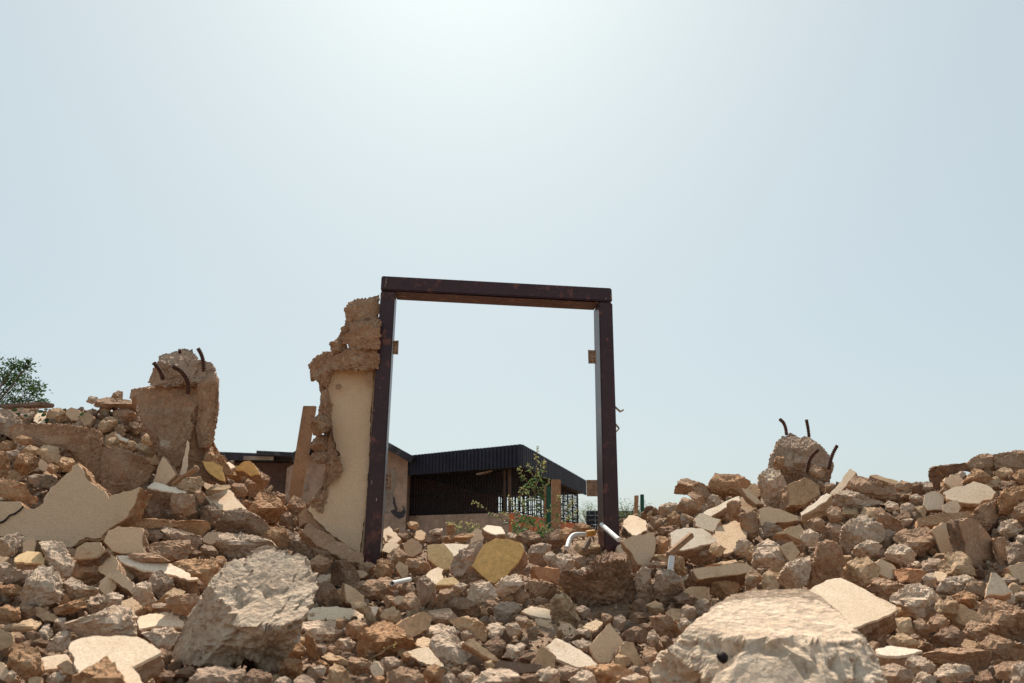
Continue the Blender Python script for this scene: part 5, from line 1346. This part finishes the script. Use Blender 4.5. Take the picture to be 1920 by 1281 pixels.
plank('yellow_strip', (1051, 1083, 3.95), (1054, 1108, 3.9), .012, .01, M['ochre'], 'thin yellow strip standing beside the grooved reddish brick', 'strip')
pth = bezier([U(326, 907, 4.5), U(345, 893, 4.45), U(360, 884, 4.42), U(369, 878, 4.4)], 8)
v, f = tube(pth, [.013] * (len(pth) - 3) + [.018, .022, .012], 10)
tag(link('branch_piece', v, f, M['wood']), 'short brown branch with a knobbed pale end at the foot of the pillar stump', 'branch')

# ------------------------------------------------------------------ loose rubble too small to count
src = bpy.data.collections.new('rubble_shapes')
names = ['brown', 'concrete', 'orange', 'dark', 'tan', 'grey', 'concrete', 'brown', 'orange', 'tan', 'dark', 'grey', 'brown', 'brown']
for i, k in enumerate(names):
    rn = random.Random(i + 50)
    v, f = ico(3)
    v = v.copy()
    nn = np.random.RandomState(i + 9)
    for q in range(9):
        n_ = nn.normal(size=3); n_ /= np.linalg.norm(n_)
        kk = nn.uniform(.45, .8)
        dd_ = v @ n_
        v = v - n_ * np.clip(dd_ - kk, 0, None)[:, None]
    v = v * np.array([1.0, nn.uniform(.6, .95), nn.uniform(.45, .8)])
    nrm = v / np.linalg.norm(v, axis=1)[:, None]
    v = v + nrm * (fbm(v * 1.6 + i * 3.1, 4, .6) * (.16 if k in ('concrete', 'orange', 'grey') else .09))[:, None]
    me = bpy.data.meshes.new('rubble_shape'); me.from_pydata(v.tolist(), [], f); me.materials.append(M[k])
    ob = bpy.data.objects.new('rubble_shape_%02d' % i, me); src.objects.link(ob)
def scatter(name, P, scale, label, seed):
    n = len(P); rs = np.random.RandomState(seed)
    me = bpy.data.meshes.new(name); me.from_pydata(P.tolist(), [], [])
    a = me.attributes.new('rsc', 'FLOAT_VECTOR', 'POINT')
    s3 = scale[:, None] * rs.uniform(.75, 1.25, (n, 3)); a.data.foreach_set('vector', s3.ravel())
    a = me.attributes.new('rrot', 'FLOAT_VECTOR', 'POINT'); a.data.foreach_set('vector', rs.uniform(0, 6.28, (n, 3)).ravel())
    a = me.attributes.new('ridx', 'INT', 'POINT'); a.data.foreach_set('value', rs.randint(0, len(names), n))
    o = bpy.data.objects.new(name, me); C.objects.link(o)
    g = bpy.data.node_groups.new(name, 'GeometryNodeTree')
    g.interface.new_socket('Geometry', in_out='INPUT', socket_type='NodeSocketGeometry')
    g.interface.new_socket('Geometry', in_out='OUTPUT', socket_type='NodeSocketGeometry')
    gi = g.nodes.new('NodeGroupInput'); go = g.nodes.new('NodeGroupOutput')
    ip = g.nodes.new('GeometryNodeInstanceOnPoints'); ci = g.nodes.new('GeometryNodeCollectionInfo')
    ci.inputs['Collection'].default_value = src; ci.inputs['Separate Children'].default_value = True; ci.inputs['Reset Children'].default_value = True
    ip.inputs['Pick Instance'].default_value = True
    for nm, ty, sk in (('rsc', 'FLOAT_VECTOR', 'Scale'), ('rrot', 'FLOAT_VECTOR', 'Rotation'), ('ridx', 'INT', 'Instance Index')):
        at = g.nodes.new('GeometryNodeInputNamedAttribute'); at.data_type = ty; at.inputs['Name'].default_value = nm
        g.links.new(at.outputs['Attribute'], ip.inputs[sk])
    g.links.new(gi.outputs[0], ip.inputs['Points']); g.links.new(ci.outputs[0], ip.inputs['Instance'])
    g.links.new(ip.outputs[0], go.inputs[0])
    md = o.modifiers.new('rubble', 'NODES'); md.node_group = g
    tag(o, label, 'rubble', None, 'stuff')
    return o
rs = np.random.RandomState(21)
def pix_scatter(n, rmin, rmax, pw, avoid):
    px = rs.uniform(-60, 1980, n); py = rs.uniform(690, 1300, n)
    d = hit(px, py)
    ok = ~np.isnan(d)
    px, py, d = px[ok], py[ok], d[ok]
    r = rmin + (rmax - rmin) * rs.rand(len(px)) ** pw
    ii = np.clip(((py - 640) / ST).astype(int), 0, HAND.shape[0] - 1); jj = np.clip((px / ST).astype(int), 0, HAND.shape[1] - 1)
    keep = ~(HAND[ii, jj] & (r > avoid))
    px, py, d, r = px[keep], py[keep], d[keep], r[keep]
    xx = (px - 960) / F; yy = (640.5 - py) / F; ry = CP - yy * SP
    x = xx / ry * d
    rad = r * d / F
    z = ground(x, d) + rad * .25 - .022
    return np.stack([x, d, z], 1), rad
P1, s1 = pix_scatter(23000, 1.6, 9, 2.2, 4.5)
P2, s2 = pix_scatter(3200, 7, 19, 1.5, 0)
ok = s2 < .075
P2, s2 = P2[ok], s2[ok]
# even cover on the whole heap, also where the photo does not look
n3 = 26000
x = rs.uniform(-6.5, 6.5, n3); y = rs.uniform(.8, 9.3, n3)
rad = .008 + .03 * rs.rand(n3) ** 2.5
g_ = ground(x, y)
P3 = np.stack([x, y, g_ + rad * .2 - .035], 1)
ok = (np.hypot(x, y) > 1.2) & ~((np.abs(x) < 1.0) & (y < 1.9))
P3, rad = P3[ok], rad[ok]
n5 = 5200
x = rs.uniform(-7.5, 7.5, n5); y = rs.uniform(1.0, 9.2, n5); r5 = .025 + .09 * rs.rand(n5) ** 2
ok = (np.abs(x) > .74 * y + .25) | (y > 7.6)
x, y, r5 = x[ok], y[ok], r5[ok]
ok = ~((y > 7.6) & (np.abs(x) < 2.2)); x, y, r5 = x[ok], y[ok], r5[ok]
P5 = np.stack([x, y, ground(x, y) + r5 * .1 - np.where(y > 5.5, .06, .02)], 1)
scatter('loose_rubble', np.concatenate([P1, P2, P5]), np.concatenate([s1, s2, r5]), 'loose small stones, mortar crumbs and broken block pieces filling the gaps of the heap', 3)
scatter('rubble_grit', P3, rad, 'fine rubble grit and crumbs covering the demolition heap', 4)
# crest lumps along the skyline so that its edge is ragged
cx_ = []
for px_ in np.arange(-40, 1980, 5.5):
    col = np.arange(700, 1100, 3.0)
    dd_ = hit(np.full(col.shape, px_), col)
    ok = np.where(~np.isnan(dd_))[0]
    if len(ok) == 0: continue
    d = dd_[ok[0]]; py = col[ok[0]]
    r = rs.choice([3, 4, 6, 8, 11]) * rs.uniform(.7, 1.1)
    p = U(px_, py, d); cx_.append((p[0], d, float(ground(p[0], d)) + r * d / F * .3 - .025, r * d / F))
cx_ = np.array(cx_)
scatter('crest_rubble', cx_[:, :3], cx_[:, 3], 'ragged line of small stones along the crest of the heap', 5)

# ------------------------------------------------------------------ plants
def leaf_quads(base, direction, ln, wd, rn, fold=.25, up=None):
    d = np.asarray(direction, float); d /= np.linalg.norm(d) + 1e-9
    r_ = np.array([rn.gauss(0, 1), rn.gauss(0, 1), rn.gauss(0, .6)]); s = np.cross(d, r_); s /= np.linalg.norm(s) + 1e-9
    n_ = np.cross(s, d)
    b = np.asarray(base)
    V = [b, b + d * ln * .35 + s * wd * .5 + n_ * wd * fold, b + d * ln * .75 + s * wd * .35 + n_ * wd * fold * .6 - [0, 0, ln * .08],
         b + d * ln - [0, 0, ln * .2], b + d * ln * .75 - s * wd * .35 + n_ * wd * fold * .6 - [0, 0, ln * .08], b + d * ln * .35 - s * wd * .5 + n_ * wd * fold, b + d * ln * .55 - [0, 0, ln * .03]]
    return np.array(V), [(0, 1, 6), (1, 2, 6), (2, 3, 6), (3, 4, 6), (4, 5, 6), (5, 0, 6)]
def weed(root, stems, rn, leafpx, d, buds=True, r0=.004, budm='bud', density=1.0):
    """stems: list of pixel paths [(px,py,dz),...]"""
    leaves = []; flowers = []
    for sp in stems:
        path = bezier([U(px, py, d + dz) for px, py, dz in sp], 9)
        n = len(path)
        v, f = tube(path, [max(.0012, r0 * (1 - .75 * i / n)) for i in range(n)], 6)
        link('stem', v, f, M['stem'], parent=root)
        ln_total = sum(np.linalg.norm(path[i + 1] - path[i]) for i in range(n - 1))
        k = int(ln_total / .011 * density)
        for q in range(k):
            t = rn.uniform(.06, 1); i = min(n - 2, int(t * (n - 1))); fr = t * (n - 1) - i
            p = path[i] * (1 - fr) + path[i + 1] * fr
            tg = path[i + 1] - path[i]; tg /= np.linalg.norm(tg)
            out = np.array([rn.gauss(0, 1), rn.gauss(0, 1), rn.gauss(0, .3)]); out -= tg * (out @ tg); out /= np.linalg.norm(out)
            big = (1 - t) ** 1.1
            if rn.random() < .2 + .75 * big:
                l = leafpx * d / F * (.35 + 1.0 * big) * rn.uniform(.6, 1.2)
                leaves.append(leaf_quads(p, out * .8 + tg * .45 + np.array([0, 0, -.5 * big]), l, l * .34, rn))
            if buds and t > .4:
                for _ in range(2):
                    l = rn.uniform(2.0, 4.2) * d / F
                    flowers.append(leaf_quads(p + out * rn.uniform(0, 3.2) * d / F, out + tg * rn.uniform(-.2, .9), l, l * .6, rn, fold=.6))
    if leaves:
        v, f = join(leaves); o = link('leaves', v, f, M['leaf'], parent=root); o['kind'] = 'stuff'
    if flowers:
        v, f = join(flowers); o = link('flower_spikes', v, f, M[budm], parent=root); o['kind'] = 'stuff'
rn = random.Random(8)
dwd = 6.3
wd_ = empty('tall_weed', tuple(U(1000, 1004, dwd)), 'tall leggy green weed with pale flower spikes in the doorway rubble', 'weed')
weed(wd_, [
    [(1000, 1004, 0), (1002, 960, 0), (1004, 910, .02), (1007, 870, .0), (1006, 836, 0)],
    [(1002, 930, 0), (1020, 912, -.1), (1032, 900, -.15)],
    [(1003, 925, 0), (990, 905, .1), (978, 888, .1), (973, 877, .1)],
    [(1003, 915, 0), (1013, 895, .1), (1022, 880, .15), (1024, 865, .15)],
    [(1004, 900, 0), (996, 885, -.1), (990, 868, -.1)],
    [(1004, 890, 0), (1014, 876, 0), (1020, 862, -.05)],
    [(1002, 940, 0), (988, 925, .15), (980, 912, .2)],
    [(1001, 985, 0), (985, 965, -.2), (977, 940, -.25), (976, 914, -.25)],
    [(1000, 990, 0), (975, 968, .2), (962, 945, .2), (952, 930, .2)],
    [(999, 998, 0), (950, 978, -.2), (915, 958, -.3), (886, 940, -.35)],
    [(1001, 990, 0), (1022, 965, .1), (1045, 940, .1), (1050, 928, .1)],
    [(1001, 998, 0), (1040, 975, .2), (1065, 950, .25), (1078, 935, .25)],
    [(1000, 1000, 0), (1050, 985, -.1), (1072, 965, -.1), (1085, 958, -.1)],
    [(1000, 1000, 0), (970, 985, -.3), (940, 960, -.3)],
    [(1000, 1003, 0), (1015, 995, -.3), (1025, 985, -.3)],
], rn, 13, dwd)
d2 = 2.45
w2 = empty('trailing_weed', tuple(U(640, 1278, d2)), 'sprawling weed with dry yellow-brown flower balls in front of the big orange sandy block', 'weed')
weed(w2, [
    [(636, 1275, 0), (645, 1262, -.03), (654, 1248, -.05), (662, 1240, -.05)],
    [(612, 1281, 0), (640, 1262, -.02), (680, 1244, -.03), (700, 1232, -.03), (716, 1224, 0), (730, 1213, .03), (745, 1207, .05)],
    [(640, 1281, 0), (665, 1266, .05), (690, 1262, .05)],
    [(690, 1292, 0), (700, 1275, 0), (712, 1268, 0)],
    [(738, 1290, 0), (748, 1272, .02), (756, 1258, .02)],
    [(705, 1292, 0), (690, 1270, -.04), (672, 1256, -.05)],
], rn, 6, d2, budm='drybud', r0=.002, density=.55)
w3 = empty('low_green_bush', tuple(U(875, 996, 7.4)), 'low feathery green bush below the pink-beige wall of the hall', 'bush')
st_ = [[(845 + 8 * k, 1000, 0), (843 + 8 * k + rn.uniform(-6, 6), 990, rn.uniform(-.1, .1)), (842 + 8 * k + rn.uniform(-9, 9), 978 + rn.uniform(-3, 5), rn.uniform(-.1, .2))] for k in range(8)]
weed(w3, st_, rn, 6, 7.4, budm='bud', r0=.002)
w4 = empty('creeper', tuple(U(95, 790, 5.9)), 'creeper with round dark leaves spilling over the skyline of the left bank', 'creeper')
for sp in ([(30, 785, .1), (60, 778, 0), (95, 790, -.1), (120, 800, -.2)], [(90, 775, .1), (120, 790, -.1), (150, 782, 0), (160, 770, 0)], [(110, 805, 0), (130, 795, -.1), (155, 783, -.1)], [(95, 792, 0), (100, 778, -.1), (104, 772, 0)]):
    path = bezier([U(px, py, 5.75 + dz) for px, py, dz in sp], 8); v, f = tube(path, .006, 6); link('stem', v, f, M['stem'], parent=w4)
for (px, py, r) in ((20,780,9),(8,790,8),(35,776,8),(75,772,10),(82,778,8),(88,788,7),(153,777,6),(148,782,4),(0,800,7),(6,806,6),(48,780,7),(86,768,6),(12,772,9),(28,769,7)):
    c = U(px, py, 5.6 + rn.uniform(-.1, .1)); rr = r * 5.6 / F * .62
    a = rn.uniform(0, 3); u = np.array([math.cos(a) * .6 + .5, math.sin(a) * .5, .25]); u /= np.linalg.norm(u)
    v2 = np.cross(u, [rn.uniform(-.3, .3), -1, rn.uniform(.0, .6)]); v2 /= np.linalg.norm(v2); n2 = np.cross(u, v2)
    V = [c + n2 * rr * .18] + [c + u * rr * math.cos(t) + v2 * rr * math.sin(t) * .85 for t in np.linspace(0, 2 * math.pi, 12, endpoint=False)]
    link('round_leaf', np.array(V), [(0, i + 1, (i + 1) % 12 + 1) for i in range(12)], M['treeleaf'], parent=w4)

# leafy tree beyond the left bank
dt = 10.5
tx = U(-90, 800, dt)
tree = empty('leafy_tree', (tx[0], dt, 0), 'dark green broad-leaved tree partly in view above the left bank', 'tree')
trunk = bezier([(tx[0], dt, -.1), (tx[0] + .05, dt, .8), (tx[0] + .1, dt + .05, 1.6), (tx[0] + .05, dt, 2.3)], 8)
v, f = tube(trunk, [.11 - .002 * i for i in range(len(trunk))], 10); tk = link('trunk', v, f, M['bark'], parent=tree)
clusters = []
for (px, py, r) in ((5,690,20),(22,692,18),(43,695,18),(50,690,14),(20,700,16),(30,722,18),(45,722,16),(62,730,14),(72,728,12),(12,728,16),(64,742,13),(78,752,8),(55,750,10),(10,748,14),(20,712,12),(-20,700,30),(-40,740,35),(-60,690,40),(-100,720,50),(-130,680,45),(-160,740,45),(-90,650,35),(-15,665,8),(35,712,14),(2,712,14),(30,750,10),(66,720,10),(30,682,9),(54,682,7),(-5,755,20),(15,762,14),(35,757,9)):
    clusters.append((U(px, py, dt + rn.uniform(-.35, .35)), r * dt / F))
lv = []
for c, r in clusters:
    p0 = trunk[-1 - rn.randrange(6)]
    mid = (p0 + c) / 2 + [0, 0, -.08]
    v, f = tube(bezier([p0, mid, c], 6), [.016 - .001 * i for i in range(13)], 5); link('branch', v, f, M['bark'], parent=tree)
    for q in range(int(30 + 70 * (r / .15))):
        g3 = np.array([rn.gauss(0, .5), rn.gauss(0, .5), rn.gauss(0, .45)])
        p = c + g3 * r
        l = rn.uniform(.035, .058)
        lv.append(leaf_quads(p, g3 + np.array([rn.gauss(0, .5), rn.gauss(0, .5), rn.gauss(.3, .5)]), l, l * .42, rn))
v, f = join(lv); o = link('crown', v, f, M['treeleaf'], parent=tree); o['kind'] = 'stuff'
def thorn(px, py_base, py_top, wpx, d, label, dense=1.0):
    b = U(px, py_base, d); b[2] = 0
    h = U(px, py_top, d)[2]; wd2 = wpx * d / F / 2
    r = empty('thorn_tree', (b[0], d, 0), label, 'tree')
    v, f = tube(bezier([b, b + [.05, 0, h * .4], b + [-.05, 0, h * .62]], 6), [.12 - .004 * i for i in range(13)], 8); link('trunk', v, f, M['bark'], parent=r)
    lv = []; br = []
    for q in range(int(26 * dense)):
        t = b + [rn.uniform(-1, 1) * wd2, rn.uniform(-1, 1) * wd2, 0]; t[2] = h * (.66 + .33 * rn.random() * (1 - .4 * abs(t[0] - b[0]) / wd2))
        br.append(tube(bezier([b + [-.05, 0, h * .6], (b + [0, 0, h * .62] + t) / 2, t], 4), [.02 - .0016 * i for i in range(9)], 4))
        for k in range(int(80 * dense)):
            p = t + [rn.gauss(0, .22), rn.gauss(0, .22), rn.gauss(0, .09)]
            lv.append(leaf_quads(p, [rn.gauss(0, 1), rn.gauss(0, 1), rn.gauss(0, .6)], rn.uniform(.03, .07), .02, rn))
    v, f = join(br); link('limbs', v, f, M['bark'], parent=r)
    v, f = join(lv); o = link('crown', v, f, M['fartree'], parent=r); o['kind'] = 'stuff'
thorn(1178, 990, 926, 50, 26, 'thin hazy thorn tree on the skyline just outside the door frame', .8)
thorn(1103, 985, 943, 45, 34, 'distant hazy bush-like tree seen between hall and jamb', 1.0)
